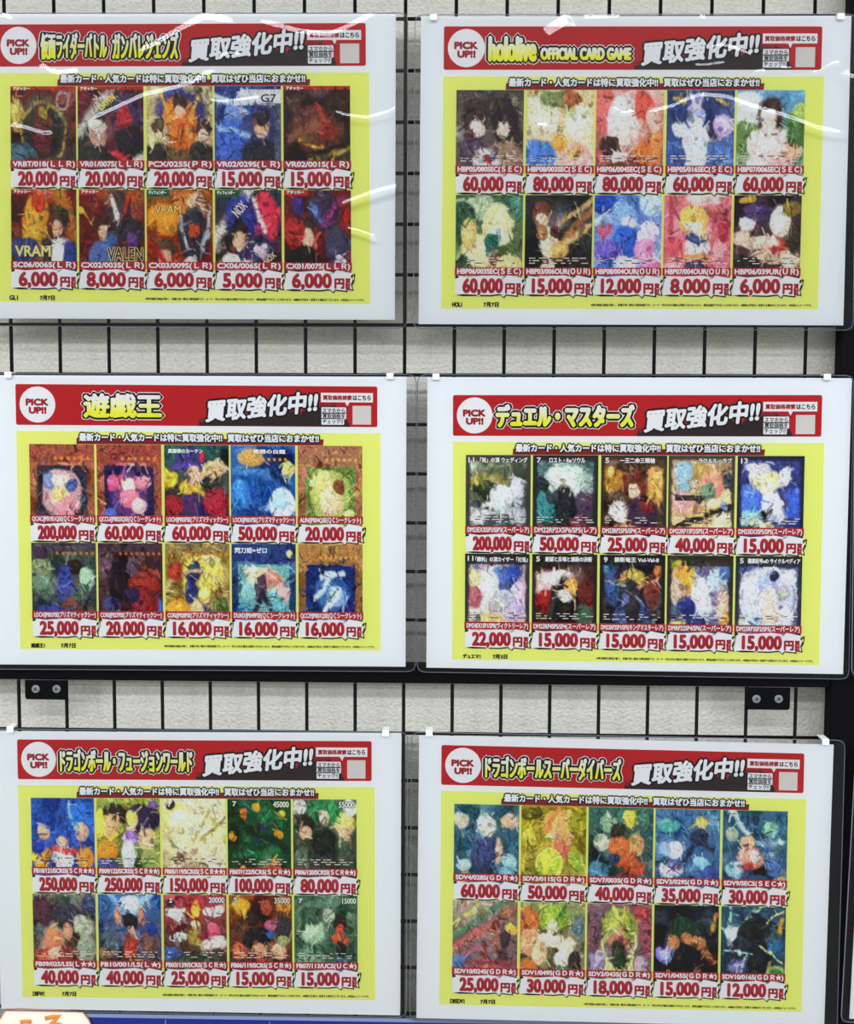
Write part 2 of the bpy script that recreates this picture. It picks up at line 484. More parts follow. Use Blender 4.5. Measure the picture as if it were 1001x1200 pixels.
CARDS = [hexrow(x) for x in ('''
g 6a2522 3a3330;e .5 .5 .38 .42 4a423c;e .5 .55 .3 .33 2a2624;o .5 .55 .34 .36 .02 b0904a;e .5 .5 .16 .3 5a2a28;e .5 .33 .07 .1 8a7a30;e .15 .8 .25 .15 3e5f72;e .1 .35 .1 .2 a89850;r .25 .83 .8 .93 4a3c30;o .8 .17 .1 .1 .015 a8a090;r 0 0 1 .04 a83028
g 5a2430 4a2028;l 0 .55 .6 -.05 .13 b8b8b4;l .0 .68 .7 0 .1 30302a;e .75 .35 .25 .3 3a3050;e .7 .4 .12 .2 a02a34;e .8 .65 .25 .2 201c22;e .3 .6 .15 .2 b89080;e .3 .47 .15 .1 c8c0b4;e .25 .85 .35 .18 282828;l .5 .75 .9 .95 .06 c03040;l .75 1 1 .8 .08 ccc8c4;r 0 0 1 .04 a83028
g c0b890 b09058;e .5 .3 .4 .3 3a3a78;e .5 .45 .28 .35 c0642a;e .5 .2 .12 .12 3a2a28;e .5 .3 .08 .08 d0a890;e .12 .55 .2 .25 b8b088;e .17 .45 .1 .1 504030;e .85 .5 .12 .12 3a2c28;e .85 .6 .1 .1 d0b0a0;e .15 .85 .25 .2 2a2622;e .85 .85 .3 .2 2a2424;l .2 .05 .35 .4 .04 d0a040;l .8 .05 .65 .4 .04 d0a040;e .5 .85 .2 .15 5a4a30
g 3a4a88 2a2a5a;r .3 .05 1 .22 c8ccd8;l 0 .1 .5 .3 .05 c8d8f0;e .28 .35 .13 .15 6a88c8;e .25 .7 .25 .35 3a5ab0;l .1 .5 .5 .55 .05 88b0e8;e .7 .45 .13 .15 c8a080;e .7 .35 .15 .1 2a2424;e .7 .85 .28 .25 24242c;r .9 .2 1 .9 50526a;r 0 0 .4 .06 283a80
g 3a2824 2c201c;e .5 .5 .4 .3 5a3028;l .1 .6 .6 .4 .1 8a5848;l .5 .2 .7 .5 .05 c03a30;l .25 .65 .6 .7 .04 c8a040;e .65 .5 .15 .12 7a2820;l .3 .9 1 .7 .05 7a7030;l 0 .9 1 .65 .04 1a1614;e .8 .2 .2 .15 2c1c18;l .6 .95 .95 .7 .03 a89850;r 0 0 1 .04 a83028
g 7a2a18 4a2818;e .4 .25 .2 .2 c08828;e .42 .15 .12 .12 a03420;e .35 .5 .2 .25 b88a30;l .7 0 1 .6 .15 a86a28;e .75 .35 .13 .15 3a2c24;e .72 .45 .09 .1 c8a488;e .75 .8 .22 .25 d0d0cc;e .2 .7 .25 .15 2c3870;e .9 .8 .1 .2 2c3878;e .55 .75 .08 .2 2a2a30;r 0 0 .35 .06 a83028
g 6a1c18 5a2018;l 0 .2 .8 1 .02 d88838;l .3 0 1 .1 .15 8a4a28;e .6 .25 .2 .25 3a2c30;l .5 .1 .6 .4 .05 e0d8d0;l .75 .1 .65 .4 .05 c83028;e .75 .5 .25 .2 302830;e .33 .45 .12 .12 30241e;e .35 .52 .08 .1 c89c80;e .35 .8 .22 .2 486098;e .5 .6 .1 .08 3a5488;e .8 .6 .08 .1 5a3a80;r 0 0 .35 .06 a83028
g a05818 8a2018;e .3 .35 .3 .2 d08a28;l .1 .4 .1 .7 .06 7a4010;e .75 .2 .15 .2 c0a090;e .7 .55 .25 .35 2c2a34;e .72 .48 .1 .1 c04828;l .5 .3 .6 .7 .04 a8a8b8;l .95 .2 .85 .7 .04 b0b0c0;e .27 .72 .18 .15 4a3428;e .28 .82 .12 .12 c09880;e .65 .9 .12 .12 a8a0a0;l 0 .6 .5 1 .06 b02020;r 0 0 .35 .08 205838
g 283848 5a2030;l -.1 .7 .6 -.1 .12 d8d8d0;l 0 .85 .7 0 .1 28281f;e .75 .35 .2 .35 c8304a;l .6 .1 .75 .5 .05 e8e0e8;e .4 .35 .25 .3 2a3080;e .6 .75 .3 .25 302c50;e .35 .5 .15 .14 28201e;e .35 .6 .1 .12 d0a890;e .3 .9 .3 .15 d8d4cc;l .6 1 1 .75 .08 28241c;e .7 .7 .1 .1 c0b0c0;r 0 0 .35 .08 205838
g 6a2220 7a2020;e .6 .25 .25 .25 3a2c48;l .4 .15 .6 .4 .05 4868a8;l .85 .1 .6 .4 .05 8a2a70;l .95 .25 .85 .6 .06 c02828;e .2 .2 .1 .15 3a2870;e .8 .65 .2 .25 3a3850;e .33 .45 .14 .12 3c2a22;e .35 .55 .1 .1 d0ac98;e .3 .85 .28 .22 1c1a1c;e .15 .5 .15 .2 9a2828;e .85 .85 .1 .1 c0c0d0;r 0 0 .35 .06 a83028
''', '''
g 4a4448 6a5c5c;e .27 .35 .2 .25 3a2c28;e .73 .35 .22 .28 2c2424;e .3 .45 .12 .1 d8c4bc;e .7 .45 .11 .1 d8c0b8;e .25 .7 .2 .15 4a4058;e .78 .72 .22 .15 8a7460;e .45 .8 .22 .15 c8c0c0;e .47 .78 .07 .06 8a2c30;e .55 .74 .05 .05 4a5a88;e .05 .5 .08 .1 8a8088;r .05 .9 .95 .96 b8b0a8
g d8c898 e0c0a0;e .25 .3 .25 .25 e8dcb8;e .3 .4 .13 .1 f0dccc;e .8 .4 .22 .25 f0e8c8;e .78 .5 .13 .1 f4d8c8;e .2 .75 .28 .2 4a78c8;e .75 .8 .25 .2 e8a0a8;e .5 .1 .3 .1 6a7a50;e .7 .1 .15 .08 9a5a38;e .5 .6 .12 .1 d09848;r 0 .85 1 .9 e8d8c0;e .75 .72 .12 .08 c89060
g d8a8a8 8a4438;e .1 .2 .2 .3 d06868;e .42 .35 .25 .3 f0e4e4;e .42 .48 .15 .12 f0d4cc;e .7 .2 .15 .2 c85048;e .2 .65 .15 .15 3a2424;e .75 .75 .2 .2 c06a38;e .35 .78 .12 .1 f0e8e8;e .9 .6 .1 .2 d88850;e .5 .9 .4 .1 5a3028;e .85 .35 .12 .15 e0b0a8
g 2c3a70 4a64a0;e .42 .3 .15 .15 a0a8e0;l .35 .05 .42 .2 .05 f0e0e8;l .5 .05 .45 .2 .05 f0e0e8;e .42 .38 .1 .08 f4dcd4;e .42 .7 .2 .3 d0e4f4;e .2 .45 .12 .1 e8ecf4;e .65 .5 .15 .1 f0ece8;e .7 .45 .12 .12 28284a;e .85 .4 .15 .12 b8a0d0;e .8 .75 .2 .2 4868a8;l .1 .1 .25 .15 .04 d0b040;l .7 .1 .9 .15 .04 c8a848;e .15 .75 .15 .2 3a5490;r .05 .87 .95 .93 c8d0e0
g 6aa0d8 90a878;e .15 .2 .3 .2 e8eef4;e .15 .55 .25 .2 5a7848;e .9 .45 .2 .25 4a7040;e .95 .25 .12 .12 9ab060;e .5 .35 .2 .3 3a2824;e .47 .33 .13 .14 f0d8cc;e .5 .65 .28 .25 f0ccd0;e .25 .6 .1 .15 f0d0d4;e .8 .7 .12 .12 e0a088;e .5 .88 .35 .12 d8a0a8;e .3 .85 .15 .08 e8e8e0;l .42 .5 .58 .5 .02 507050
g 3a5a48 6a7a48;e .3 .15 .4 .15 a8c0a0;e .1 .3 .2 .25 284a3c;e .65 .35 .25 .25 e0d8a0;e .65 .48 .15 .12 f0dcc8;e .35 .65 .28 .2 e8d8a8;e .2 .45 .12 .2 d0b878;e .55 .55 .1 .1 2a6058;e .6 .75 .12 .08 6a3a2c;e .8 .85 .2 .15 d8c890;e .1 .85 .15 .15 2c4430;e .9 .15 .15 .15 4a7868;e .45 .9 .3 .07 a8a068
g 1e2026 2a2624;l .4 .4 1 .05 .05 c8a070;l .5 .6 1 .15 .06 a06a40;l .45 .65 .95 .35 .06 d8b888;e .25 .22 .15 .17 6a3a2c;e .25 .3 .09 .1 e8c8b4;e .35 .55 .15 .2 d8d0c0;e .25 .45 .1 .1 9a7048;e .5 .65 .15 .1 c8a060;e .35 .88 .12 .15 e0b8a0;e .45 .42 .08 .08 503828
g 5a80d0 a8b8e8;e .15 .1 .2 .12 2040a0;e .85 .1 .2 .15 b0d0f0;e .45 .25 .2 .18 80a8e8;e .5 .32 .1 .08 f0d8d8;e .5 .55 .2 .2 3058b8;l .5 .5 .95 .35 .02 28305a;e .15 .4 .12 .08 d05878;e .8 .45 .15 .15 e8d8f0;e .2 .65 .2 .15 6a58b8;e .75 .65 .15 .15 d888b8;e .5 .82 .15 .12 e8dce8;e .85 .85 .15 .12 d070a0;e .15 .88 .15 .1 4868c8;l 0 .3 .4 .05 .02 e8f4ff
g d87888 c86878;e .45 .3 .22 .2 e8b868;e .45 .4 .12 .1 f4d8c8;e .5 .62 .22 .13 f0dce0;e .5 .72 .25 .06 d08858;e .5 .85 .2 .1 3a3a68;e .5 .5 .2 .05 3a4878;l .1 0 .1 .6 .06 a84858;l .85 0 .85 .6 .06 b85868;e .15 .6 .12 .12 d85868;e .85 .7 .12 .2 e8909c;e .6 .05 .3 .08 f0c0c4;e .15 .9 .2 .1 e8a0a8;e .9 .4 .08 .15 9a3848
g 3a2c40 5a3830;e .2 .3 .13 .13 f4f0f0;e .35 .2 .25 .1 4a3868;e .7 .3 .17 .2 e8dccc;e .7 .4 .09 .09 f0dccc;e .6 .62 .2 .15 b84a38;e .35 .55 .35 .08 e0c8b8;e .15 .5 .2 .08 d8b0a8;e .5 .72 .3 .08 c8a898;e .85 .75 .15 .12 d8c8b8;e .85 .15 .15 .1 7a6a30;e .2 .8 .2 .1 2c2428;e .2 .06 .15 .04 b09040;e .9 .5 .1 .2 3a3028
''', '''
g a8644c 8a5840;r 0 0 1 .22 9a5244;r .12 .26 .88 .97 3a3048;e .5 .6 .34 .34 c8a0a8;o .5 .6 .35 .33 .03 2a2c38;e .45 .55 .12 .15 e0c070;e .55 .75 .2 .12 e88898;e .3 .45 .12 .1 7080b0;e .5 .45 .15 .08 e8d0c0;e .65 .5 .1 .1 5060a0;k .4 .17 .9 6 e09040
g a85c48 8a5040;r 0 0 1 .22 984840;r .12 .26 .88 .97 2c2450;e .5 .6 .3 .3 5a3a78;e .5 .5 .1 .1 e8d0b0;e .5 .65 .15 .12 d87890;e .3 .45 .15 .1 c05878;e .7 .45 .15 .1 d08090;e .65 .75 .12 .1 e0b8c0;e .2 .85 .1 .1 4868c0;k .4 .17 .9 6 e09040
g 2a5a58 5a3030;e .4 .18 .25 .15 3a3470;e .4 .25 .3 .06 4a3c88;e .5 .35 .15 .12 d8a890;e .1 .4 .1 .12 c8b838;e .75 .3 .2 .1 d8b088;e .85 .25 .1 .1 e0b890;e .45 .6 .2 .15 e0b848;e .45 .75 .25 .2 3a2c58;e .8 .7 .2 .2 982838;e .15 .75 .15 .15 8a2430;e .35 .5 .12 .1 d8b040;e .6 .15 .05 .05 b83038;e .5 .9 .3 .08 28304a
g 3a6ab0 204a90;e .5 .2 .3 .2 1c3468;e .3 .15 .2 .12 b89858;k .25 .17 .85 8 e0a040;l .1 .3 .6 .35 .08 4a88d0;l .35 .4 .5 .9 .12 2a5aa8;l .6 .3 .9 .5 .08 183060;e .8 .7 .2 .2 e8f4ff;e .75 .65 .12 .12 a8d8f8;e .15 .6 .15 .2 3a78c8;l .1 .9 .6 .75 .05 88b8f0;e .3 .85 .2 .1 1c3c80;e .9 .3 .1 .1 d0b880
g b0805c 8a6048;r 0 0 1 .22 a07058;r .12 .26 .88 .97 6a8a48;e .5 .6 .34 .34 a8b868;o .5 .6 .35 .33 .02 5a6a30;e .45 .6 .12 .25 e8d0b0;e .35 .45 .12 .12 d8d088;e .65 .5 .1 .1 7a4a30;e .6 .7 .12 .12 e0c0a0;e .8 .85 .08 .08 c8d890;e .2 .4 .08 .08 c8e0a0;k .45 .17 .9 6 e8b050
g 4a5a50 2c3040;r 0 0 1 .1 4a4450;e .15 .15 .12 .12 3a2c40;k .4 .13 .95 7 c07838;e .65 .3 .15 .1 28201e;e .5 .5 .1 .25 34408a;e .3 .85 .25 .1 303c80;e .2 .5 .2 .2 607868;e .85 .45 .12 .15 98b8a0;e .75 .6 .15 .1 485a50;e .15 .3 .2 .1 788868;e .8 .85 .2 .12 3c3c30;l .4 .3 .7 .6 .04 2a3478;e .6 .8 .15 .1 5a3838
g 3a2830 4a2430;r 0 0 1 .1 4a3844;k .35 .13 .95 8 c06838;e .35 .45 .2 .3 1e181c;e .7 .5 .25 .15 8a3028;e .85 .85 .2 .18 3c5aa8;e .7 .75 .25 .2 7a2428;e .2 .8 .15 .15 38406a;e .5 .65 .15 .12 2c2448;l .1 .3 .5 .8 .04 2c2028;l .5 .2 .95 .4 .04 a84838;r .15 .85 .35 .9 7a88a0;e .55 .3 .1 .1 5a4858
g a08848 887040;r 0 0 1 .1 8a7a50;k .3 .13 .95 8 d08830;e .5 .45 .25 .3 d8c050;e .45 .35 .1 .15 30345a;e .4 .6 .1 .15 2c3470;l .35 .4 .7 .9 .08 2c3060;e .75 .4 .15 .2 e0c860;o .45 .65 .45 .3 .04 b8a878;e .2 .8 .18 .1 d89838;e .85 .8 .12 .15 4a5a30;e .6 .65 .1 .1 f0e080;e .15 .35 .12 .12 a03828;e .7 .2 .15 .06 e8d898
g 2c4478 2a4070;r 0 0 1 .22 2a3c78;r .1 .26 .9 .97 6aa8b0;e .5 .45 .3 .15 b8c8b0;e .6 .45 .2 .1 c88078;e .8 .6 .12 .12 d0a8a8;e .45 .55 .1 .2 483848;l .45 .6 .35 .95 .06 302838;l .5 .6 .65 .95 .06 302838;e .25 .6 .12 .12 88b8c0;e .2 .85 .15 .1 4888a0;e .75 .85 .15 .1 5890a8;e .35 .35 .2 .06 e0d8b0;e .9 .12 .05 .05 d8c890
g 9a7048 7a5838;r 0 0 1 .22 a87c4c;r .12 .26 .88 .97 182c68;e .5 .6 .25 .25 3a5c98;l .25 .7 .6 .35 .06 c0dcf0;l .35 .4 .7 .35 .05 d8ecff;e .6 .65 .15 .12 88a8d8;l .4 .85 .6 .6 .05 e0f0ff;l .7 .8 .8 .6 .04 98b8e0;l .3 .9 .8 .95 .03 a8c8e8;l .65 .5 .85 .95 .02 4870b0;k .35 .17 .9 8 e0a048
''', '''
g 6a7860 2c3034;e .35 .35 .3 .15 908850;e .3 .4 .2 .1 2a3428;e .55 .5 .18 .15 e8e8ec;e .55 .6 .12 .12 c8d0e0;e .8 .4 .1 .25 c8c8d8;e .3 .75 .3 .1 c0c4cc;e .75 .75 .2 .12 a8acb8;e .5 .8 .25 .1 48505a;l .1 .65 .5 .55 .05 d8dce4;e .85 .2 .12 .1 384438;e .15 .55 .12 .1 505848;B .07 3a3a3c
g 4a6a68 202428;e .5 .3 .33 .22 c0d8d0;e .5 .35 .15 .15 e8ece8;e .5 .65 .2 .3 20242a;e .2 .65 .15 .2 3a8088;e .8 .6 .15 .2 4a3a50;e .85 .35 .12 .12 88a0a0;e .3 .5 .1 .1 384048;e .7 .8 .15 .1 6a3848;e .15 .35 .1 .1 2a3434;B .07 282a2e
g 5a4434 3a2c2a;e .15 .3 .2 .15 a87838;e .85 .35 .2 .2 c09050;e .15 .2 .06 .05 e8c070;e .85 .25 .06 .05 e8c070;e .12 .4 .06 .05 d8b060;e .9 .45 .06 .05 d8a860;e .52 .35 .2 .18 6a342c;e .52 .43 .1 .09 f0d0b8;e .3 .68 .17 .14 f4e4dc;e .65 .7 .25 .2 3a2a40;e .7 .6 .12 .1 70282c;e .4 .88 .2 .06 b88868;B .05 34302c
g c8b090 d8b888;e .25 .25 .15 .2 88b0c8;e .5 .2 .2 .1 a08850;e .65 .35 .2 .18 e0907c;e .6 .45 .12 .15 6a8870;e .7 .6 .15 .1 e8c8b0;l .1 .85 1 .6 .07 2c2824;l .1 .8 1 .55 .02 e8d860;e .2 .55 .15 .15 d8a0a0;e .8 .85 .2 .12 e0d0a8;e .3 .95 .3 .1 e8a888;e .9 .3 .1 .15 3a4858;r .1 .48 .5 .53 3a3030;e .85 .6 .06 .06 6a88c0;B .05 3a3430
g 3a4488 28305a;e .45 .3 .25 .15 e8dca8;e .45 .35 .1 .08 f4e0d0;e .5 .55 .15 .15 e8ecf4;e .7 .25 .1 .12 d8e0f0;l .6 .6 .75 .95 .08 e8ecf4;l .5 .6 .45 .9 .07 d8dcec;e .2 .55 .2 .2 4868c8;e .85 .6 .15 .25 3a58c0;e .2 .75 .2 .12 88b8c0;e .35 .85 .2 .06 c8d0a0;e .8 .85 .15 .1 283878;e .3 .15 .2 .06 c8c8d8;B .06 24283c
g 9a90a8 c8b098;e .5 .45 .35 .3 c8ccd8;e .6 .3 .2 .15 4a60a0;e .75 .25 .12 .12 304a98;e .35 .4 .2 .2 d8dce0;e .25 .75 .2 .12 d8c8c8;e .75 .7 .2 .15 b8a8d0;e .55 .6 .15 .15 a8a8b8;e .4 .8 .2 .06 e0b878;e .15 .55 .12 .15 a86070;e .85 .5 .1 .15 d0b0d8;e .6 .88 .25 .05 e8d8a0;e .15 .3 .12 .12 d8c898;B .06 2c2c30;r 0 0 1 .12 343034
g 4a2c2c 2a2422;e .15 .35 .25 .15 c8a8a8;e .2 .6 .15 .15 8a2028;e .5 .3 .15 .12 e8e0dc;e .5 .6 .25 .35 1c1c20;e .6 .4 .1 .1 f0a050;l .3 .45 .95 .42 .015 f0c080;l .62 .2 .65 .7 .015 e8b070;e .85 .5 .15 .2 5a2424;e .8 .75 .15 .15 3a5a48;e .5 .5 .1 .08 c8c0c0;e .3 .3 .15 .08 d8d0d0;l .35 .5 .2 .95 .06 3a3c38;B .06 2a2622;r 0 0 1 .12 2c2826
g 3a4048 282430;e .5 .3 .2 .15 b8a050;e .5 .4 .06 .12 e0c8b8;e .5 .6 .2 .3 2a2830;e .2 .4 .12 .25 3a5088;e .8 .45 .12 .25 6a3830;l .1 .3 .4 .4 .03 88a8c8;l .9 .3 .6 .4 .03 c09080;l .2 .8 .45 .5 .03 6888b0;l .8 .8 .55 .5 .03 8090b8;e .3 .75 .1 .12 384878;e .7 .75 .1 .12 303a68;r .15 .85 .3 .88 a03030;e .9 .2 .08 .1 c07040;e .1 .15 .08 .08 4a88b0;B .06 24221f;r 0 0 1 .12 2a2826
g 6a6a88 3a4068;e .25 .3 .15 .2 d89848;e .15 .45 .12 .2 c8b0a0;e .75 .3 .2 .15 a8c0d8;e .9 .2 .1 .1 4868a0;e .5 .4 .15 .15 e8ecf0;e .5 .6 .2 .2 d8dce8;l .5 .6 .6 .95 .08 e0e0f0;e .3 .65 .15 .15 283070;e .45 .85 .15 .1 2c3468;e .85 .6 .12 .25 d8b8a0;e .9 .8 .1 .12 c08848;r .05 .82 .3 .86 e8e078;B .06 302e2a;r 0 0 1 .12 3a3634;e .1 .07 .07 .06 e8d850
g 4a5a98 6a6a90;e .5 .5 .4 .38 c0c8e8;e .5 .35 .15 .15 9aa8e0;e .5 .45 .12 .1 f0d8cc;e .7 .45 .1 .1 a8a0b0;e .5 .72 .15 .2 e8c0b8;e .75 .75 .15 .15 d8d8e8;e .25 .6 .15 .15 d0dcf4;e .2 .35 .12 .15 e8eef8;e .15 .85 .15 .1 d8e0e8;e .8 .25 .12 .12 d8d8f0;e .3 .8 .1 .06 3a68a0;o .5 .5 .42 .35 .02 e8ecff;e .6 .25 .08 .06 28284a;B .06 2c2e34;r 0 0 1 .12 30323c
''', '''
g 2c58b0 2848a0;e .2 .3 .2 .2 1c3c90;e .2 .42 .1 .1 e0a888;e .8 .25 .22 .2 3068c8;e .8 .42 .12 .13 e0ac88;e .5 .48 .15 .12 2a4ea8;e .5 .55 .1 .08 e0b090;e .5 .75 .18 .15 e8ecf4;e .15 .75 .15 .15 e09838;e .85 .75 .15 .15 d89040;e .5 .65 .25 .05 c83c3c;l .6 .05 .7 .4 .03 88c0f0;e .1 .6 .1 .1 2038a0;e .5 .92 .4 .06 2c4078
g 98a848 586a40;e .3 .2 .25 .15 28201c;e .2 .35 .15 .15 e0ac80;e .75 .25 .3 .2 2a2040;e .78 .5 .15 .15 e0b088;e .55 .25 .1 .12 e8d070;e .52 .37 .06 .06 f0c8a0;e .52 .5 .12 .1 8a68c0;e .5 .7 .12 .2 d0dcf0;e .15 .65 .18 .15 d88830;e .15 .85 .2 .12 3a4a80;e .85 .75 .15 .15 8a9858;e .05 .3 .06 .2 e8e050;e .9 .08 .1 .06 7858a0;l .05 .6 .4 .4 .03 e8d840
g e8e4c0 d8d0a0;e .2 .2 .25 .15 f4f080;e .25 .25 .15 .1 fcfcd0;e .6 .4 .35 .25 f0e8b0;l .5 .5 .75 .15 .04 b8a870;l .6 .5 .95 .3 .04 a89860;e .45 .65 .15 .1 e0cca0;e .75 .65 .2 .15 e8d4b0;e .25 .75 .12 .1 6a5a48;e .5 .85 .3 .08 98886a;e .85 .85 .12 .1 f0e8c8;l .1 .5 .4 .7 .02 8a7a50;e .3 .4 .06 .05 b0a880;e .12 .08 .06 .06 30302c
g 1c5030 123c22;e .5 .4 .12 .12 2a3a68;e .45 .35 .08 .08 28201e;e .55 .45 .06 .06 b86848;e .08 .48 .07 .065 e8902c;e .45 .1 .06 .055 e89838;e .8 .45 .07 .065 e88a28;e .25 .88 .06 .06 e09030;e .75 .85 .09 .085 f0a030;e .25 .2 .06 .06 d88028;e .85 .18 .06 .05 e0c040;l .3 .9 .8 .82 .05 a83828;l .2 .3 .9 .6 .08 0c2c1a;l .1 .7 .8 .65 .06 2a7048;e .65 .2 .2 .1 246038
g 5a6858 2c3428;e .5 .15 .3 .15 2c7a48;l .3 .05 .5 .3 .04 1c5c34;l .7 .05 .5 .3 .04 389058;e .5 .22 .08 .1 e0b8a0;e .2 .3 .15 .12 28241c;e .2 .42 .1 .1 d0a488;e .82 .3 .17 .15 e0c878;e .8 .42 .1 .1 d8b090;e .5 .55 .2 .2 1c2420;e .5 .8 .25 .15 2c3430;e .15 .75 .15 .15 48584a;e .85 .75 .15 .15 38443a;e .1 .1 .12 .1 e8e8dc;e .9 .1 .12 .1 d8dcd0
g 7a8478 4a3434;e .15 .25 .2 .2 4a2c3c;e .55 .3 .25 .18 2c2c3c;l .4 .35 .55 .05 .05 383a48;l .6 .4 .9 .25 .05 2c3044;e .55 .48 .1 .12 c89078;e .3 .6 .2 .15 c07a5c;e .2 .8 .2 .12 a84c38;e .55 .8 .2 .15 7a3428;e .85 .7 .15 .2 8a9484;e .35 .75 .12 .08 e0b098;e .8 .4 .15 .15 a8b0a0;e .9 .15 .12 .12 3c4068;e .1 .5 .08 .12 58606a
g 3868b0 4a3438;l .5 .3 .1 -.1 .08 88b8f0;l .5 .3 .9 -.1 .08 98c8f8;e .5 .1 .15 .1 e8f4ff;e .5 .35 .12 .12 1c1a20;e .5 .45 .06 .06 d8a080;e .5 .6 .13 .08 a83428;e .5 .72 .1 .12 b83c2c;e .3 .28 .06 .12 c88468;e .68 .28 .06 .12 c88468;e .2 .6 .15 .15 485a68;e .8 .6 .15 .15 6a4a48;e .12 .75 .12 .08 886048;e .85 .45 .1 .1 283c88;r 0 .82 1 .88 3a2c2c;r .5 .83 .7 .86 c89850
g a83848 2c3c30;e .2 .25 .2 .08 f4ecec;e .8 .2 .18 .08 f0e4e4;e .25 .55 .15 .07 e8e0e0;e .8 .6 .2 .1 f4f0f0;e .15 .75 .15 .08 3a58a0;e .5 .2 .12 .12 a82c34;e .5 .2 .05 .06 d8b040;e .5 .38 .08 .07 e8c8a0;e .5 .55 .12 .12 988838;e .5 .7 .1 .08 4a3c28;e .7 .5 .2 .05 7a2434;e .8 .45 .1 .1 d05a78;e .5 .85 .4 .08 24402c;e .35 .92 .05 .04 d8d8a0;e .6 .92 .05 .04 d8d8a0;e .12 .1 .07 .06 28302c
g 8a5028 4a2824;e .2 .12 .15 .1 e0a030;e .85 .12 .12 .1 d88838;e .35 .3 .15 .1 2c201c;e .6 .15 .1 .1 a04838;e .65 .38 .1 .08 a85878;e .15 .45 .12 .12 5a3428;e .45 .55 .22 .15 1c181c;e .47 .7 .12 .08 d89878;e .8 .72 .12 .1 e0a888;e .85 .4 .15 .15 302c34;e .85 .58 .1 .08 8a9868;e .15 .72 .13 .12 b86848;e .5 .85 .15 .06 b83828;e .3 .88 .2 .06 4a2824;e .65 .5 .06 .06 305898
g 4a6a58 3c5c4c;e .3 .35 .28 .3 5a8068;e .3 .45 .2 .18 a8c8ac;e .28 .25 .22 .12 3a5844;l .15 .2 .1 .7 .05 2c4838;e .25 .8 .25 .12 6a9078;e .72 .35 .1 .1 28201e;e .72 .42 .06 .07 c84a38;e .72 .55 .15 .08 b85038;e .73 .68 .1 .1 1c1c20;e .73 .88 .08 .12 4a5888;e .55 .25 .1 .08 c0d0b0;e .9 .3 .1 .1 587060;e .9 .75 .08 .2 28443a
''', '''
g 3a6880 385a70;e .1 .2 .12 .1 c8c0b0;e .3 .12 .1 .08 204858;e .85 .2 .15 .1 c8a890;e .5 .25 .15 .15 d8d8d8;e .5 .33 .09 .1 e0c8b8;e .5 .6 .2 .2 3a4878;e .32 .6 .07 .2 384068;e .68 .6 .06 .2 c8a898;e .5 .85 .12 .12 28304c;e .15 .75 .12 .08 a8c8d0;e .85 .7 .12 .1 a0c8d8;e .8 .85 .12 .08 6898b0;e .15 .5 .12 .08 1c4c60;e .15 .9 .12 .06 c8a868;e .88 .45 .1 .08 2c5870
g a8a030 988838;e .15 .1 .18 .08 5a5020;e .55 .2 .2 .15 e0a060;l .4 .3 .55 .02 .06 d88848;l .6 .3 .75 .08 .06 e8b878;e .55 .35 .1 .08 d8a880;e .6 .55 .2 .15 b86c50;e .45 .72 .2 .17 a8c838;e .42 .72 .13 .12 d8e850;e .85 .2 .12 .1 8a8a28;e .85 .7 .12 .15 90a040;e .12 .4 .1 .12 c8c050;e .15 .85 .15 .1 6a7028;e .75 .4 .08 .1 c89070;o .43 .72 .2 .18 .02 e8f080
g 3a6860 384a4c;e .3 .2 .15 .12 88a890;e .65 .15 .15 .12 d8c858;e .45 .3 .12 .1 28241f;e .2 .45 .12 .12 b8c0b0;e .5 .5 .2 .15 c86838;e .55 .65 .2 .12 b85830;e .7 .75 .2 .1 a84c2c;e .75 .45 .12 .15 c89868;e .4 .65 .1 .08 304060;e .9 .3 .1 .1 2c5058;e .15 .8 .15 .12 4a7898;e .6 .9 .15 .08 883028;e .85 .9 .12 .08 3c5c78;e .85 .15 .1 .1 4a8070
g 4a78a8 3a5c90;e .7 .15 .1 .08 e0c860;e .7 .23 .06 .05 e0b890;e .68 .35 .15 .12 28304a;l .6 .45 .45 .65 .06 242c44;l .75 .4 .9 .5 .05 283048;e .3 .5 .12 .12 d8dcec;e .25 .75 .2 .12 c8d0e8;e .3 .68 .15 .05 7868a8;e .7 .65 .12 .06 88c0e0;e .2 .2 .2 .1 58a0a0;e .85 .8 .15 .12 3a4890;e .5 .9 .2 .08 284078;e .15 .5 .08 .1 90a8d8;e .9 .15 .1 .1 6898b8
g 3a6888 2c4a68;l .5 .4 .1 .0 .06 c0d8e0;l .5 .4 .9 .05 .05 205070;l .5 .4 .5 0 .08 1c4058;l .5 .4 .95 .4 .05 90b8c8;l .5 .4 0 .5 .05 284858;e .4 .38 .12 .08 d8a888;e .45 .6 .2 .15 c88878;e .5 .58 .09 .08 c8ccd8;e .8 .7 .15 .12 4868a0;e .2 .75 .15 .12 8ab0c8;e .75 .25 .12 .1 78a898;e .4 .72 .1 .06 a83838;e .6 .88 .2 .08 284060;e .15 .3 .1 .1 a0b0a0;e .9 .9 .1 .08 c8a060
g 787068 7a5a68;l 0 .6 1 .1 .08 c07068;l 0 .45 .8 0 .06 588868;l 0 .3 .4 .05 .03 c8d070;l 0 .75 1 .35 .06 a86878;e .85 .15 .15 .1 88604c;e .15 .8 .2 .12 4868a0;e .9 .35 .1 .06 e0b050;e .68 .3 .07 .07 5a2c28;e .68 .5 .08 .17 9a6458;e .8 .5 .08 .12 383040;e .49 .55 .04 .06 6a3c30;e .49 .68 .05 .08 98504a;e .6 .9 .35 .1 a85a60;l .2 .8 1 .78 .05 884048;e .3 .9 .1 .08 8a4858
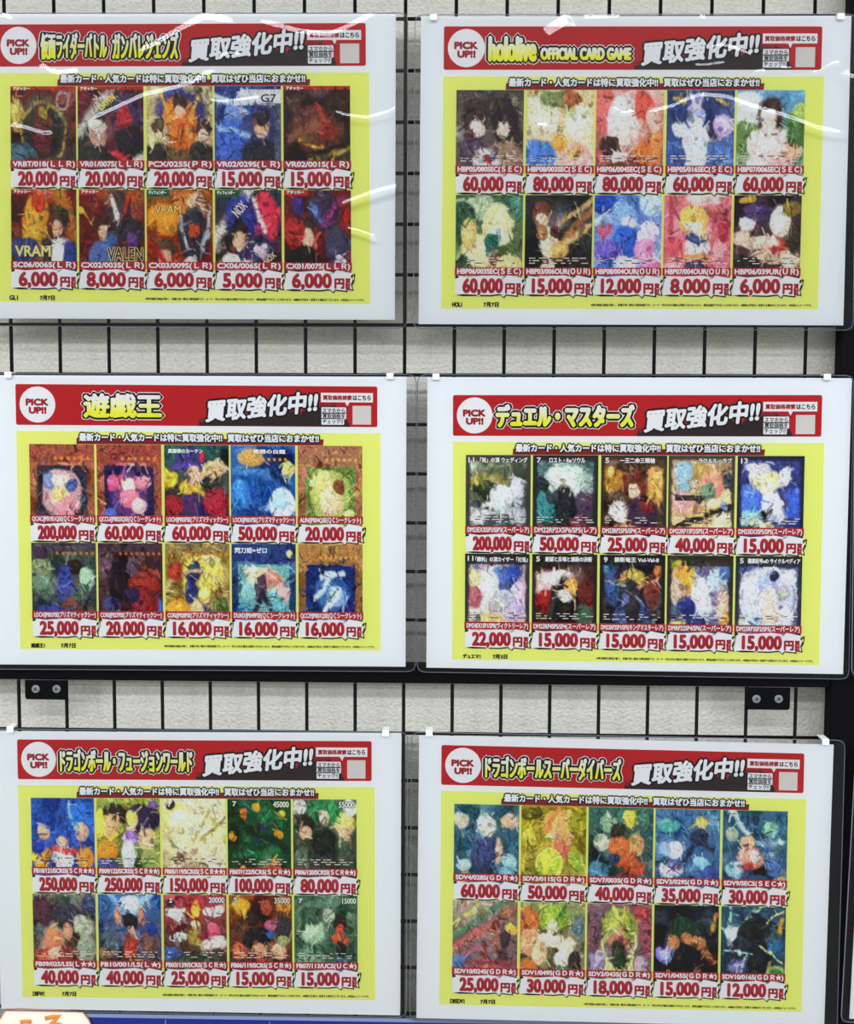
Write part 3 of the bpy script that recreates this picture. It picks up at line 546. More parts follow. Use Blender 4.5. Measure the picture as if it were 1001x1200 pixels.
g 98a070 4a4038;e .5 .2 .25 .18 90b040;l .3 .05 .5 .25 .04 c0d868;l .7 .05 .55 .25 .04 487030;e .5 .33 .09 .1 e8dcc8;e .12 .25 .15 .2 c06a38;e .15 .5 .15 .2 d09870;e .5 .48 .25 .1 f0e0cc;e .7 .55 .15 .12 e8d4bc;e .65 .72 .15 .1 f0e4d4;e .3 .65 .12 .15 e0bc98;e .6 .86 .08 .07 386858;e .15 .85 .15 .12 b06830;e .9 .3 .1 .15 587080;e .85 .75 .1 .15 2c2828;e .85 .9 .1 .05 c8c048
g 8a6a78 5a5a58;e .5 .2 .2 .15 c8c858;e .5 .3 .3 .25 90a048;l .4 .05 .5 .3 .04 d8d870;l .62 .05 .5 .3 .04 a8b048;e .5 .38 .08 .08 c89878;e .5 .5 .2 .1 a87060;e .5 .62 .13 .15 2c3428;e .5 .75 .15 .08 243024;e .35 .85 .08 .12 c8b898;e .65 .85 .08 .12 c8b898;e .1 .4 .12 .25 684858;e .9 .4 .12 .25 884858;e .15 .75 .12 .15 8a80a8;e .85 .8 .12 .15 a898a8;e .85 .1 .15 .1 a04048;o .5 .55 .25 .3 .02 d8e088
g 1c2430 1c1e2c;e .45 .3 .22 .15 1c3a2a;e .5 .42 .1 .08 a86c4c;e .3 .5 .1 .12 b87850;e .65 .48 .17 .08 b87850;l .75 .45 .9 .7 .07 b07048;e .5 .65 .2 .15 14161c;e .17 .62 .15 .12 7078e0;e .17 .62 .09 .07 a8b0f8;e .25 .88 .06 .08 905c40;e .68 .88 .07 .1 986044;e .85 .2 .12 .15 2a3440;l .95 .15 .9 .3 .05 d09838;e .5 .85 .1 .1 101218;l .3 .55 .2 .75 .02 5a8870
g 2c5068 1c2c40;l .15 .35 .1 -.1 .03 98e8d8;l .15 .35 .6 .0 .03 b8e8d0;l .15 .35 -.1 .2 .03 88d0c8;e .15 .35 .1 .09 d8fff0;e .5 .3 .25 .15 1c2024;l .5 .1 .95 .3 .06 20242c;e .4 .55 .3 .15 202834;e .6 .65 .2 .25 181c24;l .05 .55 .5 .6 .02 a0d8d0;e .25 .75 .15 .1 6a70a8;e .85 .5 .12 .12 2c6088;l .6 .5 .95 .7 .02 c8d890;e .85 .85 .12 .1 386838;o .85 .85 .1 .09 .03 90b870;l .3 .9 .4 .6 .02 c0c8e8;l .7 .2 .95 .05 .02 d8e0a0;l .95 .15 .9 .3 .05 d09838
''')]

# small lettering on the card pictures: (text, x0, y0, x1, y1, colour, outline colour or '', turn)
W_, K_ = 'f0f0ee', '201c1c'
CARD_TEXT = {
    (0, 0): [('アタッカー', .04, .005, .3, .05, W_, '', 0)], (0, 1): [('アタッカー', .04, .005, .3, .05, W_, '', 0), ('DAWN', .3, .15, .58, .25, 'e8e070', '', -40)],
    (0, 3): [('G7', .7, .1, .93, .2, '30323c', '', 0)], (0, 4): [('アタッカー', .04, .005, .3, .05, W_, '', 0)],
    (0, 5): [('アタッカー', .04, .005, .3, .05, W_, '', 0), ('VRAM', .06, .73, .6, .87, 'f4eea0', '8a8038', 0)],
    (0, 6): [('アタッカー', .04, .005, .3, .05, W_, '', 0), ('VALEN', .43, .75, .97, .92, '2a2a50', 'e0d468', 0)],
    (0, 7): [('ディフェンダー', .03, .01, .3, .06, W_, '', 0), ('VRAM', .12, .2, .52, .31, 'e8cc78', '7a2a18', 0)],
    (0, 8): [('ディフェンダー', .03, .01, .3, .06, W_, '', 0), ('NOX', .26, .18, .48, .31, 'e8dcc0', '', -48), ('NOX', .72, .84, .92, .92, 'c8b890', '', -42)],
    (0, 9): [('アタッカー', .04, .005, .3, .05, W_, '', 0)],
    (2, 2): [('黒魔導のカーテン', .06, .05, .6, .11, 'd8e8e0', '', 0)], (2, 3): [('青眼の白龍', .35, .05, .85, .11, 'e8f0f8', '', 0)],
    (2, 8): [('閃刀姫=ゼロ', .05, .05, .55, .13, 'e8ecf4', '', 0)],
    (3, 0): [('「祝」の頂 ウェディング', .22, .03, .95, .1, W_, K_, 0), ('11', .04, .03, .13, .1, W_, K_, 0)],
    (3, 1): [('ロスト・Re:ソウル', .25, .03, .8, .1, W_, K_, 0), ('7', .06, .03, .12, .1, W_, K_, 0)],
    (3, 2): [('一王二命三眼槍', .28, .03, .82, .1, W_, K_, 0), ('5', .06, .03, .12, .1, W_, K_, 0)],
    (3, 3): [('ラフルル・ラブ', .45, .03, .95, .1, W_, K_, 0)],
    (3, 4): [('13', .05, .03, .15, .1, W_, K_, 0)],
    (3, 5): [('「勝利」の頂カイザー「刃鬼」', .16, .04, .97, .11, W_, K_, 0), ('11', .04, .03, .13, .1, W_, K_, 0)],
    (3, 6): [('絶望と反魂と滅殺の決断', .2, .03, .92, .1, W_, K_, 0), ('5', .06, .03, .12, .1, W_, K_, 0)],
    (3, 7): [('禁断竜王 Vol-Val-8', .22, .03, .9, .1, W_, K_, 0), ('9', .06, .03, .12, .1, W_, K_, 0)],
    (3, 8): [('7', .07, .03, .13, .1, '30302c', '', 0)],
    (3, 9): [('龍素記号wD サイクルペディア', .18, .03, .97, .1, W_, K_, 0), ('5', .06, .03, .12, .1, W_, K_, 0)],
    (4, 3): [('45000', .72, .03, .97, .11, 'e8f0e0', K_, 0), ('7', .08, .03, .14, .1, W_, '', 0)], (4, 4): [('55000', .72, .03, .97, .11, 'f0f0e8', K_, 0)],
    (4, 7): [('20000', .72, .03, .97, .11, 'f0ece8', K_, 0), ('2', .09, .05, .14, .11, W_, '', 0)],
    (4, 8): [('35000', .72, .03, .97, .11, 'f0ece0', K_, 0), ('5', .08, .03, .14, .1, W_, K_, 0)], (4, 9): [('15000', .76, .03, .98, .11, 'd8f0d8', K_, 0), ('7', .07, .04, .13, .1, W_, '', 0)],
    (4, 2): [('7', .09, .05, .14, .11, W_, '', 0)],
}

# ------------------------------------------------------------------ the six price posters
RED, DRED, YEL = 'a5191f', '8c1a26', 'e2ee7e'
TOPY, ROWS = 69.5, ((69.5, 166.0, 152.3, 161.2, 160.8), (185.0, 280.0, 265.3, 274.2, 273.6))
FINE = '※表示価格は美品が無く、状態が良い場合の買取価格です。カード・汚れがある場合は買取できなかったり、買取金額が下がることがあります。※価格は予告なく変更する場合がございます。※写真はイメージです。'
POSTER_D = 0.0075


def title_grad(v0, v1):
    a, b = np.array(ink('fbfbee')), np.array(ink('e9ee3c'))

    def g(p):
        t = min(1, max(0, (p[1] - v0) / (v1 - v0))); t = min(1, max(0, (t - .12) / .6))
        return a * (1 - t) + b * t
    return g


SHARED = {}


def header_shapes(titles):
    band = MB()
    band.rect(0, 0, 424, 47.3, 1, ink(RED), 2.2)
    # black splash along the lower right of the band with red drips
    rng = random.Random(11); top = []
    for k in range(24):
        u = 214 + k * 7.0; base = 44 - (u - 214) * 0.125
        top.append((u, base + rng.uniform(-2.6, 1.2)))
    black = ink('2a2123'); dred = ink('7d1d22')
    d2 = [(u, v - 3.2 + rng.uniform(-2.5, 1)) for u, v in top]
    for P, c, l in ((d2, dred, 1.3), (top, black, 1.6)):
        n = len(P); band.add(P + [(u, 46.9) for u, _ in P], [(i, n + i, n + i + 1, i + 1) for i in range(n - 1)], l, c)
    band.poly([(375, 23.5), (375, 46.9), (392, 46.9), (387, 36), (389, 24)], 1.6, black)
    for _ in range(16):
        u = rng.uniform(225, 352); v = 43 - (u - 214) * 0.11 - rng.uniform(1, 5); w = rng.uniform(1.5, 4)
        band.poly([(u - w, v - 1.5), (u - w * .6, v + rng.uniform(2, 6)), (u + w * .2, v + 2), (u + w, v - 2)], 1.9, ink(rng.choice(['8f1f25', '7a1a20', '9d262b'])))
    badge = MB(); badge.disc(25.4, 23.6, 20.9, 2, ink('f2f2f2'))
    badge.text('PICK', (11.7, 16.7, 38.2, 25.0), [(0.75, 3, ink('8c1c26'))]); badge.text('UP!!', (15.2, 26.2, 35.8, 34.4), [(0.75, 3, ink('8c1c26'))])
    title = MB()
    for body, bx, bold in titles:
        title.text(body, bx, [(bold + 3.4, 2, ink('f3efee')), (bold + 2.5, 3, ink('17130f')), (bold, 4, title_grad(bx[1], bx[3]))])
    slog = MB()
    bx = (221.5, 17.4, 351.5, 43.4)
    slog.text('買取強化中!!', bx, [(3.4, 3, ink('171315')), (1.05, 4, ink('f3f4f5'))], shear=0.098, slant=0.1)
    note = MB(); wh = ink('f2f2f2')
    note.rect(357.6, 7.7, 418.8, 18.6, 2, wh); note.poly([(386, 18.5), (388.6, 23.4), (391.2, 18.5)], 2, wh)
    note.text('買取価格検索', (360, 10.3, 394, 16.2), [(0.28, 3, ink('8c1c26'))]); note.text('はこちら', (395.2, 10.3, 416.4, 16.2), [(0.28, 3, ink('1c1818'))])
    for body, v0, u1 in (('スマホから', 25.6, 386), ('買取価格を', 31.9, 386), ('チェック!!', 38.4, 383.5)):
        note.rect(358.2, v0 - 1.1, u1 + 1.3, v0 + 6.4, 2.5, wh, 1.0)
        note.text(body, (359.5, v0, u1, v0 + 5.4), [(0.16, 3, ink('100c0c'))])
    note.rect(394.8, 22.6, 416.6, 44.4, 2, ink('c2c2c6'), 0.4)
    return band, badge, title, slog, note


def panel_shapes(foot, date):
    p = MB(); p.rect(0, 54.5, 427.5, 311, 1, ink(YEL))
    s = MB(); rng = random.Random(3)
    jag = [(70, 68.6), (70.4, 62.5)] + [(72 + 7 * k, 61 + rng.uniform(-.6, .6)) for k in range(41)] + [(360.5, 63), (360, 69.3)]
    s.poly([q for q in jag[::-1]] if False else [(70, 69.2), (360, 69.2), (360.8, 62), (70.5, 62)], 2, ink('7d1a22'))
    s.text('最新カード・人気カードは特に買取強化中!!  買取はぜひ当店におまかせ!!', (73.5, 56.2, 355.2, 66.0), [(2.0, 3, ink('19141a')), (0.42, 4, ink('f3f3f3'))])
    f = MB()
    f.text(foot, (12.5, 303.8, 12.5 + 4.6 * max(2.2, sum(.62 if c.isascii() else 1 for c in foot)), 309.4), [(0.4, 2, ink('262318'))])
    f.text(date, (48, 303.8, 65.5, 309.4), [(0.4, 2, ink('262318'))])
    f.text(FINE, (170, 305.3, 420.5, 308.2), [(0.13, 2, ink('26240f'))])
    return p, s, f


def card_shapes(pi, ci, code, price):
    col, row = ci % 5, ci // 5
    y0, y1, cy0, cy1, by = ROWS[row]; u0 = 15.2 + 78.75 * col + random.Random(pi * 100 + ci).uniform(-.5, .5); w = 76.0
    seed = pi * 37 + ci * 5 + 1
    img = card_picture(CARDS[pi][ci], seed)
    art = MB()
    pts = np.column_stack([(u0 + _gx * w).ravel(), (y0 + _gy * (y1 - y0)).ravel()])
    idx = np.arange((GH + 1) * (GW + 1)).reshape(GH + 1, GW + 1)
    faces = [tuple(map(int, q)) for q in np.stack([idx[:-1, :-1], idx[1:, :-1], idx[1:, 1:], idx[:-1, 1:]], -1).reshape(-1, 4)]
    c = np.where(img <= .04045, img / 12.92, ((img + .055) / 1.055) ** 2.4) * KINK
    c = np.maximum(0.0, c * 1.03 - 0.012)
    art.v.append(np.column_stack([pts, np.full(len(pts), 3.0)])); art.c.append(np.minimum(c.reshape(-1, 3), .86)); art.n = len(pts); art.f = faces
    hh = (cy0 - y0) + 6
    for body, a, b, cc, d, fc, oc, turn in CARD_TEXT.get((pi, ci), []):
        art.text(body, (u0 + a * w, y0 + b * hh, u0 + cc * w, y0 + d * hh), ([(.9, 4, ink(oc))] if oc else []) + [(.25, 4.6, ink(fc))], rotdeg=turn)
    rng = random.Random(seed)
    if pi in (1, 4, 3):                             # lines of tiny rules text near the foot of the picture
        for r in range(3):
            u = u0 + 5
            while u < u0 + w - 8:
                l = rng.uniform(2, 9); v = cy0 - 11 + r * 2.8
                art.rect(u, v, min(u + l, u0 + w - 4), v + 1.0, 4, ink(rng.choice(['d8d4cc', '2a2626', 'c8c4bc']))); u += l + rng.uniform(1, 5)
    strip = MB(); strip.rect(u0 - .5, cy0, u0 + w + .8, cy1, 5, ink('9c2630'))
    strip.text(code, (u0 + 2.2, cy0 + 0.7, u0 + w - 1.4, cy1 + 0.1), [(0.2 if pi in (2, 3) else 0.34, 7, ink('f8f2f2'))], oct_n=4)
    tagm = MB()
    T = by                                          # the jagged white price flash with its black brush edge
    P = [(0, 4.5), (4.5, 3), (3.2, .8), (16, 2.2), (44, .4), (57, 2.6), (59.5, .2), (77.3, 3.6), (75.2, 7.5), (77.8, 10), (75.6, 15.8), (77, 21.5), (69.8, 20.2), (70.2, 23), (57.6, 21.4), (55.4, 24.6), (51.5, 21), (40, 22.4), (24, 22), (9, 21.4), (0, 22.4)]
    ctr = (38, 12)

    def fan(pts, layer, colr): tagm.add([ctr_ for ctr_ in [(u0 + ctr[0] + pts[0][2] if len(pts[0]) > 2 else u0 + ctr[0], T + ctr[1])]] + [(u0 + p[0], T + p[1]) for p in pts],
                                        [(0, 1 + (i + 1) % len(pts), 1 + i)[::-1] for i in range(len(pts))], layer, colr)
    kk = ink('211c14')
    sh = [(p[0] + (1.6 if p[0] > 60 else .6), p[1] + 1.5) for p in P]; sh[-1] = (2.2, 22.6); sh[-2] = (9, 23.6)
    fan(sh, 8, kk)
    fan(P, 9, ink('f2f1f3'))
    tagm.poly([(u0 + 78.6, T + 3.8), (u0 + 79.4, T + 9), (u0 + 78.2, T + 17), (u0 + 79.9, T + 11), (u0 + 80.6, T + 4.5)], 9, kk)
    tagm.poly([(u0 + .5, T + 1.2), (u0 + 1, T + 4.5), (u0 + 5, T + 3.6), (u0 + 3.2, T + 1.4)], 8.5, kk)
    n = len(price); right = 54.5 if n >= 6 else 54.0
    rc = lambda p: np.array(ink('96202c')) if (p[1] - T) > 9 else np.array(ink('a22a36'))
    tagm.text(price, (u0 + 8.4, T + 3.6, u0 + right, T + 22.8), [(2.2, 9.6, ink('f4f2f4')), (1.12, 10.4, rc)])
    tagm.text('円', (u0 + 56.8, T + 9.2, u0 + 68.2, T + 21.0), [(1.6, 9.6, ink('f4f2f4')), (0.75, 10.4, ink('96202c'))])
    tagm.text('買', (u0 + 69.0, T + 9.2, u0 + 75.3, T + 15.4), [(0.42, 10.4, ink('98222c'))]); tagm.text('取', (u0 + 69.0, T + 15.1, u0 + 75.3, T + 21.2), [(0.42, 10.4, ink('98222c'))])
    return art, strip, tagm


def rounded_quad(q, r, n=5):
    """corner-rounded closed path inside the quad q (world X,Z), in order"""
    out = []; q = [np.array(p, float) for p in q]
    for i in range(4):
        p = q[i]; a = q[i - 1] - p; b = q[(i + 1) % 4] - p; a /= np.linalg.norm(a); b /= np.linalg.norm(b)
        for k in range(n + 1):
            t = k / n; out.append((p + a * r) * (1 - t) ** 2 + 2 * p * t * (1 - t) + (p + b * r) * t ** 2)
    return out


POSTERS = [
    dict(label='top left poster, cards priced from 20,000 down to 5,000 yen', band=((-4, 28.7), (428.6, 27.0)), pan=((434.0, 356.4), (-1.5, 353.3)),
         paper=((-33, 16.5), (464, 15.8), (462.8, 374.8), (-31, 373.0)), sleeve=((-42, 15.4), (478, 15.2), (477, 384.5), (-40, 381.5)),
         titles=[('仮面ライダーバトル', (51, 9.5, 128, 39.5), .75), ('ガンバレジェンズ', (134, 9.5, 210.5, 39.5), .85)], foot='GL1', date='7月7日',
         codes='VRBT/018(ＬＬＲ) VR01/007S(ＬＬＲ) PCX/025S(ＰＲ) VR02/029S(ＬＲ) VR02/001S(ＬＲ) SC06/006S(ＬＲ) CX02/003S(ＬＲ) CX03/009S(ＬＲ) CX06/006S(ＬＲ) CX01/007S(ＬＬＲ)',
         prices='20,000 20,000 20,000 15,000 15,000 6,000 8,000 6,000 5,000 6,000'),
    dict(label='top right poster, first card 60,000 yen and last card 6,000 yen', band=((520.5, 31), (964, 31)), pan=((958.6, 362.4), (517, 361.5)),
         paper=((493.5, 19.5), (998, 18.5), (988.5, 381.3), (490.5, 379.8)), sleeve=((486.5, 17.2), (1004, 16.5), (1000, 387), (484.5, 385)),
         titles=[('hololive', (50, 10.5, 104.5, 38.6), 1.5), ('OFFICIAL CARD GAME', (108.6, 23, 210.8, 36.8), 1.0)], foot='HOL1', date='7月7日',
         codes='HBP05/080SEC(ＳＥＣ) HBP08/003SEC(ＳＥＣ) HBP06/004SEC(ＳＥＣ) HBP05/016SEC(ＳＥＣ) HBP07/006SEC(ＳＥＣ) HBP06/003SEC(ＳＥＣ) HBP03/006OUR(ＯＵＲ) HBP08/004OUR(ＯＵＲ) HBP07/004OUR(ＯＵＲ) HBP06/039UR(ＵＲ)',
         prices='60,000 80,000 80,000 60,000 60,000 60,000 15,000 12,000 8,000 6,000'),
    dict(label='middle left poster, three kanji in its title, first card 200,000 yen', band=((18, 450), (442.3, 453)), pan=((446, 762.4), (24, 760.6)),
         paper=((-22, 439.5), (476.5, 441.5), (475.3, 781.3), (-18, 778.5)), sleeve=((-32, 437.5), (488, 439.0), (487, 787.0), (-28, 784)),
         titles=[('遊戯王', (79, 10.0, 171, 38.6), 1.3)], foot='遊戯王1', date='7月7日',
         codes='QCAC/JP019S1QSE(ＱＣシークレット) QCCU/JP002SQSE(ＱＣシークレット) LOCH/JP003PSE(プリズマティックシー) LOCR/JP001PSE(プリズマティックシー) ALIN/JP004QSE(ＱＣシークレット) LOCH/JP001PSE(プリズマティックシー) CORI/JP027PSE(プリズマティックシー) CORI/JP028PSE(プリズマティックシー) DUAD/JP049PSE(ＱＣシークレット) QCCP/JP001QSE(ＱＣシークレット)',
         prices='200,000 60,000 60,000 50,000 20,000 25,000 20,000 16,000 16,000 16,000'),
    dict(label='middle right poster dated 7月3日, second card 50,000 yen', band=((531, 463), (963.8, 463)), pan=((960, 779.4), (530, 773)),
         paper=((501.0, 442.0), (998.7, 443.2), (988.2, 790.0), (499.7, 782.4)), sleeve=((489.5, 439.0), (1000.5, 440.0), (995, 796.0), (489, 787.5)),
         titles=[('デュエル・マスターズ', (50, 10.5, 211, 37.5), 1.5)], foot='デュエマ1', date='7月3日',
         codes='DM23EX3SSP3/SSP3(スーパーレア) DM22RP2XSP6/SP5(レア) DM23RP2SP5/SP4(スーパーレア) DM22RP1SP2/SP5(スーパーレア) DM23EX3SP5/SP5(スーパーレア) DM24EX1SP1/SP8(ヴィクトリーレア) DM23RP4SP5/SP4(スーパーレア) DM22RP2SP1/SP5(キングマスターレア) DMRP22SP4/SP6(スーパーレア) DM23RP3SP2/SP5(スーパーレア)',
         prices='200,000 50,000 25,000 40,000 15,000 22,000 15,000 15,000 15,000 15,000'),
    dict(label='bottom left poster, first two cards both 250,000 yen', band=((20, 866.5), (435.6, 868.6)), pan=((439.6, 1171.9), (26.5, 1168.5)),
         paper=((-9, 857.0), (470.4, 859.0), (469.0, 1189.8), (1.5, 1181.8)), sleeve=((-16, 854.0), (478, 858.0), (476, 1192.5), (-4, 1184)),
         titles=[('ドラゴンボール・フュージョンワールド', (51, 11, 210, 38.4), .85)], foot='DBFW1', date='7月7日',
         codes='FB10/121/SCRSS(ＳＣＲ★★) FB09/122/SCRSS(ＳＣＲ★★) FB05/119/SCRSS(ＳＣＲ★★) FB07/122/SCRS(ＳＣＲ★) FB06/120/SCRSS(ＳＣＲ★★) FB09/025/LSS(Ｌ★★) FB10/001/LS(Ｌ★) FB03/139/SCRS(ＳＣＲ★) FB06/119/SCRS(ＳＣＲ★) FB07/113/UCS(ＵＣ★)',
         prices='250,000 250,000 150,000 100,000 80,000 40,000 40,000 25,000 15,000 15,000'),
    dict(label='slightly tilted bottom right poster, cards priced 60,000 down to 12,000 yen', band=((517.5, 873), (942.8, 883)), pan=((939.6, 1186), (515, 1177)),
         paper=((491.3, 861.5), (977.2, 872.6), (966.0, 1204.0), (488.0, 1193.0)), sleeve=((482.5, 858.0), (990.5, 867.5), (981, 1208.0), (480.5, 1196)),
         titles=[('ドラゴンボールスーパーダイバーズ', (51, 11.5, 210, 38.2), .85)], foot='DBSDV1', date='7月7日',
         codes='SDV4/028S(ＧＤＲ★) SDV3/011S(ＧＤＲ★) SDV7/003S(ＧＤＲ★) SDV3/029S(ＧＤＲ★) SDV9/SECS(ＳＥＣ★) SDV10/024S(ＧＤＲ★) SDV1/049S(ＧＤＲ★) SDV3/043S(ＧＤＲ★) SDV1/045S(ＧＤＲ★) SDV10/016S(ＧＤＲ★)',
         prices='60,000 50,000 40,000 35,000 30,000 25,000 30,000 18,000 15,000 12,000'),
]

# creases pressed into the two top sleeves: (width, height in mm, path)
CREASES = {
    0: [(3.0, .30, [(98, 146), (120, 134), (170, 111), (205, 103), (228, 96), (242, 86), (262, 80)]), (3.0, .30, [(158, 63), (185, 50), (212, 34), (240, 20), (262, 23), (276, 27)]),
        (2.6, .28, [(302, 24), (325, 30), (350, 37), (385, 41), (405, 33), (425, 23), (441, 15)]), (2.4, .26, [(385, 127), (402, 134), (430, 138), (455, 131), (466, 125), (474, 114)]),
        (2.8, .30, [(396, 241), (415, 233), (445, 223), (471, 216)]), (2.0, .28, [(403, 266), (420, 270), (443, 278)]), (3.2, .30, [(10, 145), (30, 150), (50, 156), (66, 156)]),
        (3.0, .30, [(45, 73), (58, 83), (72, 86), (95, 82)]), (2.2, .26, [(240, 106), (244, 116), (256, 119), (280, 117), (310, 113)]), (1.8, .22, [(256, 68), (266, 62), (280, 63), (285, 72), (293, 80)]),
        (1.6, .2, [(190, 160), (196, 167), (208, 166)]), (2.0, .26, [(2, 16), (14, 23)])],
    1: [(2.8, .30, [(741, 137), (765, 130), (790, 124), (802, 118), (822, 111), (850, 113), (880, 124), (905, 131), (930, 139), (955, 149), (980, 154), (1003, 154)]),
        (4.5, .4, [(640, 40), (652, 32), (664, 25), (672, 20)]), (3.5, .34, [(684, 19), (705, 17), (726, 17)]), (2.0, .26, [(829, 56), (845, 53), (858, 55), (878, 63), (880, 70), (870, 77)]),
        (1.8, .22, [(812, 76), (828, 76), (840, 74), (852, 73)]), (1.6, .22, [(912, 84), (918, 79), (926, 79), (922, 86)]), (1.8, .24, [(880, 88), (888, 83), (898, 82)]),
        (2.2, .26, [(718, 124), (728, 132), (744, 130)]), (1.8, .22, [(950, 86), (962, 82), (975, 74), (986, 72)]), (2.6, .3, [(988, 82), (996, 89), (1003, 90)]), (2.0, .26, [(820, 17), (826, 22)]), (1.4, .2, [(505, 17), (512, 21)]),
        (2.4, .26, [(628, 146), (642, 146)])],
}


CREASE_GAIN = 1.0


def film_height(pi, px, py):
    h = np.zeros_like(px)
    rng = random.Random(40 + pi)
    amp = 0.12 if pi < 2 else 0.10
    for _ in range(6):
        a, b = rng.uniform(-.012, .012), rng.uniform(.004, .014)
        h += amp / 6 * np.sin(a * px * 2 + b * py * 2 + rng.uniform(0, 6.28))
    for w, A, path in CREASES.get(pi, []):
        w *= 1.9; path = [(x, y + w * 0.65) for x, y in path]; A = max(A, .27)
        best = np.full(px.shape, 1e9); arc = 0; L = sum(math.dist(p, q) for p, q in zip(path, path[1:])); tbest = np.zeros_like(px)
        for (x0, y0), (x1, y1) in zip(path, path[1:]):
            dx, dy = x1 - x0, y1 - y0; l = math.hypot(dx, dy)
            t = np.clip(((px - x0) * dx + (py - y0) * dy) / (l * l), 0, 1); d = np.hypot(px - x0 - t * dx, py - y0 - t * dy)
            k = d < best; best = np.where(k, d, best); tbest = np.where(k, arc + t * l, tbest); arc += l
        s = tbest / L; taper = np.clip(np.minimum(s, 1 - s) * 7 + .25, 0, 1)
        h += A / 0.30 * 1.15 * (0.023 + 0.00051 * (py - 20)) * w * 0.87 / 0.858 * CREASE_GAIN * taper * np.exp(-(best / w) ** 2)
    return h * 1e-3


def film(pi, q, name, depth, mat, parent, nx, ny):
    """one face of the plastic sleeve"""
    gy, gx = np.mgrid[0:ny + 1, 0:nx + 1]; s = gx / nx; t = gy / ny
    px = (q[0][0] * (1 - s) + q[1][0] * s) * (1 - t) + (q[3][0] * (1 - s) + q[2][0] * s) * t
    py = (q[0][1] * (1 - s) + q[1][1] * s) * (1 - t) + (q[3][1] * (1 - s) + q[2][1] * s) * t
    X, Z = px2plane(px, py, depth)
    Y = -depth - (film_height(pi, px, py) if name == 'front_film' else 0 * px)
    v = np.stack([X, Y, Z], -1).reshape(-1, 3) - np.array(parent.location)
    i = np.arange((ny + 1) * (nx + 1)).reshape(ny + 1, nx + 1)
    f = np.stack([i[:-1, :-1], i[1:, :-1], i[1:, 1:], i[:-1, 1:]], -1).reshape(-1, 4).tolist()
    return v, f


def build_poster(pi, P):
    src = [(0, 0), (424, 0), (427.5, 311), (0, 311)]; dst = [P['band'][0], P['band'][1], P['pan'][0], P['pan'][1]]
    dst = [tuple(map(float, px2plane(x, y, POSTER_D))) for x, y in dst]
    Hm = homography(src, dst)
    bl = [float(v) for v in px2plane(*P['paper'][3], POSTER_D)]; br = [float(v) for v in px2plane(*P['paper'][2], POSTER_D)]
    loc = ((bl[0] + br[0]) / 2, -POSTER_D, min(bl[1], br[1]))
    root = empty('price_poster', loc)
    tag(root, P['label'], 'poster', 'card price posters hung on the wire grid')

    def put(name, mb, parent):
        v = np.concatenate(mb.v); c = np.concatenate(mb.c)
        w = np.column_stack([v[:, :2], np.ones(len(v))]) @ Hm.T; w = w[:, :2] / w[:, 2:]
        out = np.column_stack([w[:, 0] - loc[0], -v[:, 2] * LAY, w[:, 1] - loc[2]])
        return mesh_obj(name, out, mb.f, M_INK, parent, cols=c)
    # paper sheet, 0.3 mm thick
    q = [px2plane(x, y, POSTER_D) for x, y in P['paper']]
    v = [(float(a) - loc[0], 0.0, float(b) - loc[2]) for a, b in q] + [(float(a) - loc[0], 0.0003, float(b) - loc[2]) for a, b in q]
    sheet = mesh_obj('paper_sheet', v, [(0, 3, 2, 1), (4, 5, 6, 7), (0, 1, 5, 4), (1, 2, 6, 5), (2, 3, 7, 6), (3, 0, 4, 7)], M_PAPER, root)
    band, badge, title, slog, note = header_shapes(P['titles'])
    hb = put('header_band', band, root); hb['label'] = 'red header band'
    bd = put('round_badge', badge, hb); bd['label'] = 'round white PICK UP badge'
    tl = put('title_lettering', title, hb); tl['label'] = 'yellow title lettering with black outline'
    put('slogan_lettering', slog, hb)['label'] = 'slanted white slogan lettering'
    put('search_note', note, hb)['label'] = 'small white search note'
    pan, sub, foot = panel_shapes(P['foot'], P['date'])
    pp = put('yellow_panel', pan, root)
    put('subtitle_lettering', sub, pp)['label'] = 'white subtitle lettering on dark strip'
    put('footer_lettering', foot, pp)
    for ci, (code, price) in enumerate(zip(P['codes'].split(' '), P['prices'].split(' '))):
        art, strip, tg = card_shapes(pi, ci, code, price)
        a = put('card_picture', art, root); a['label'] = 'printed card picture above the price %s yen' % price
        put('code_strip', strip, a)['label'] = 'dark red strip with white card number'
        put('price_flash', tg, a)['label'] = 'white flash with red price %s' % price
    # clear sleeve: back film, front film, welded rim
    sl = P['sleeve']; big = pi < 2
    nx, ny = (560, 400) if big else (40, 28)
    v, f = film(pi, sl, 'front_film', POSTER_D + 0.0024, M_FILM, root, nx, ny)
    ff = mesh_obj('front_film', v, f, M_FILM if big else M_FILM_FLAT, root, smooth=True); ff['label'] = 'clear plastic front of the sleeve'
    v, f = film(pi, sl, 'back_film', POSTER_D - 0.0011, M_FILM_BACK, root, 2, 2)
    mesh_obj('back_film', v, f, M_FILM_BACK, root)
    q = [tuple(map(float, px2plane(x, y, POSTER_D + 0.0007))) for x, y in sl]
    path = [(p[0] - loc[0], -0.0007, p[1] - loc[2]) for p in rounded_quad(q, 0.009)]
    v, f = tube(path, 0.0004, True)
    mesh_obj('welded_rim', v, f, M_RIM, root, smooth=True)


for i, P in enumerate(POSTERS): build_poster(i, P)

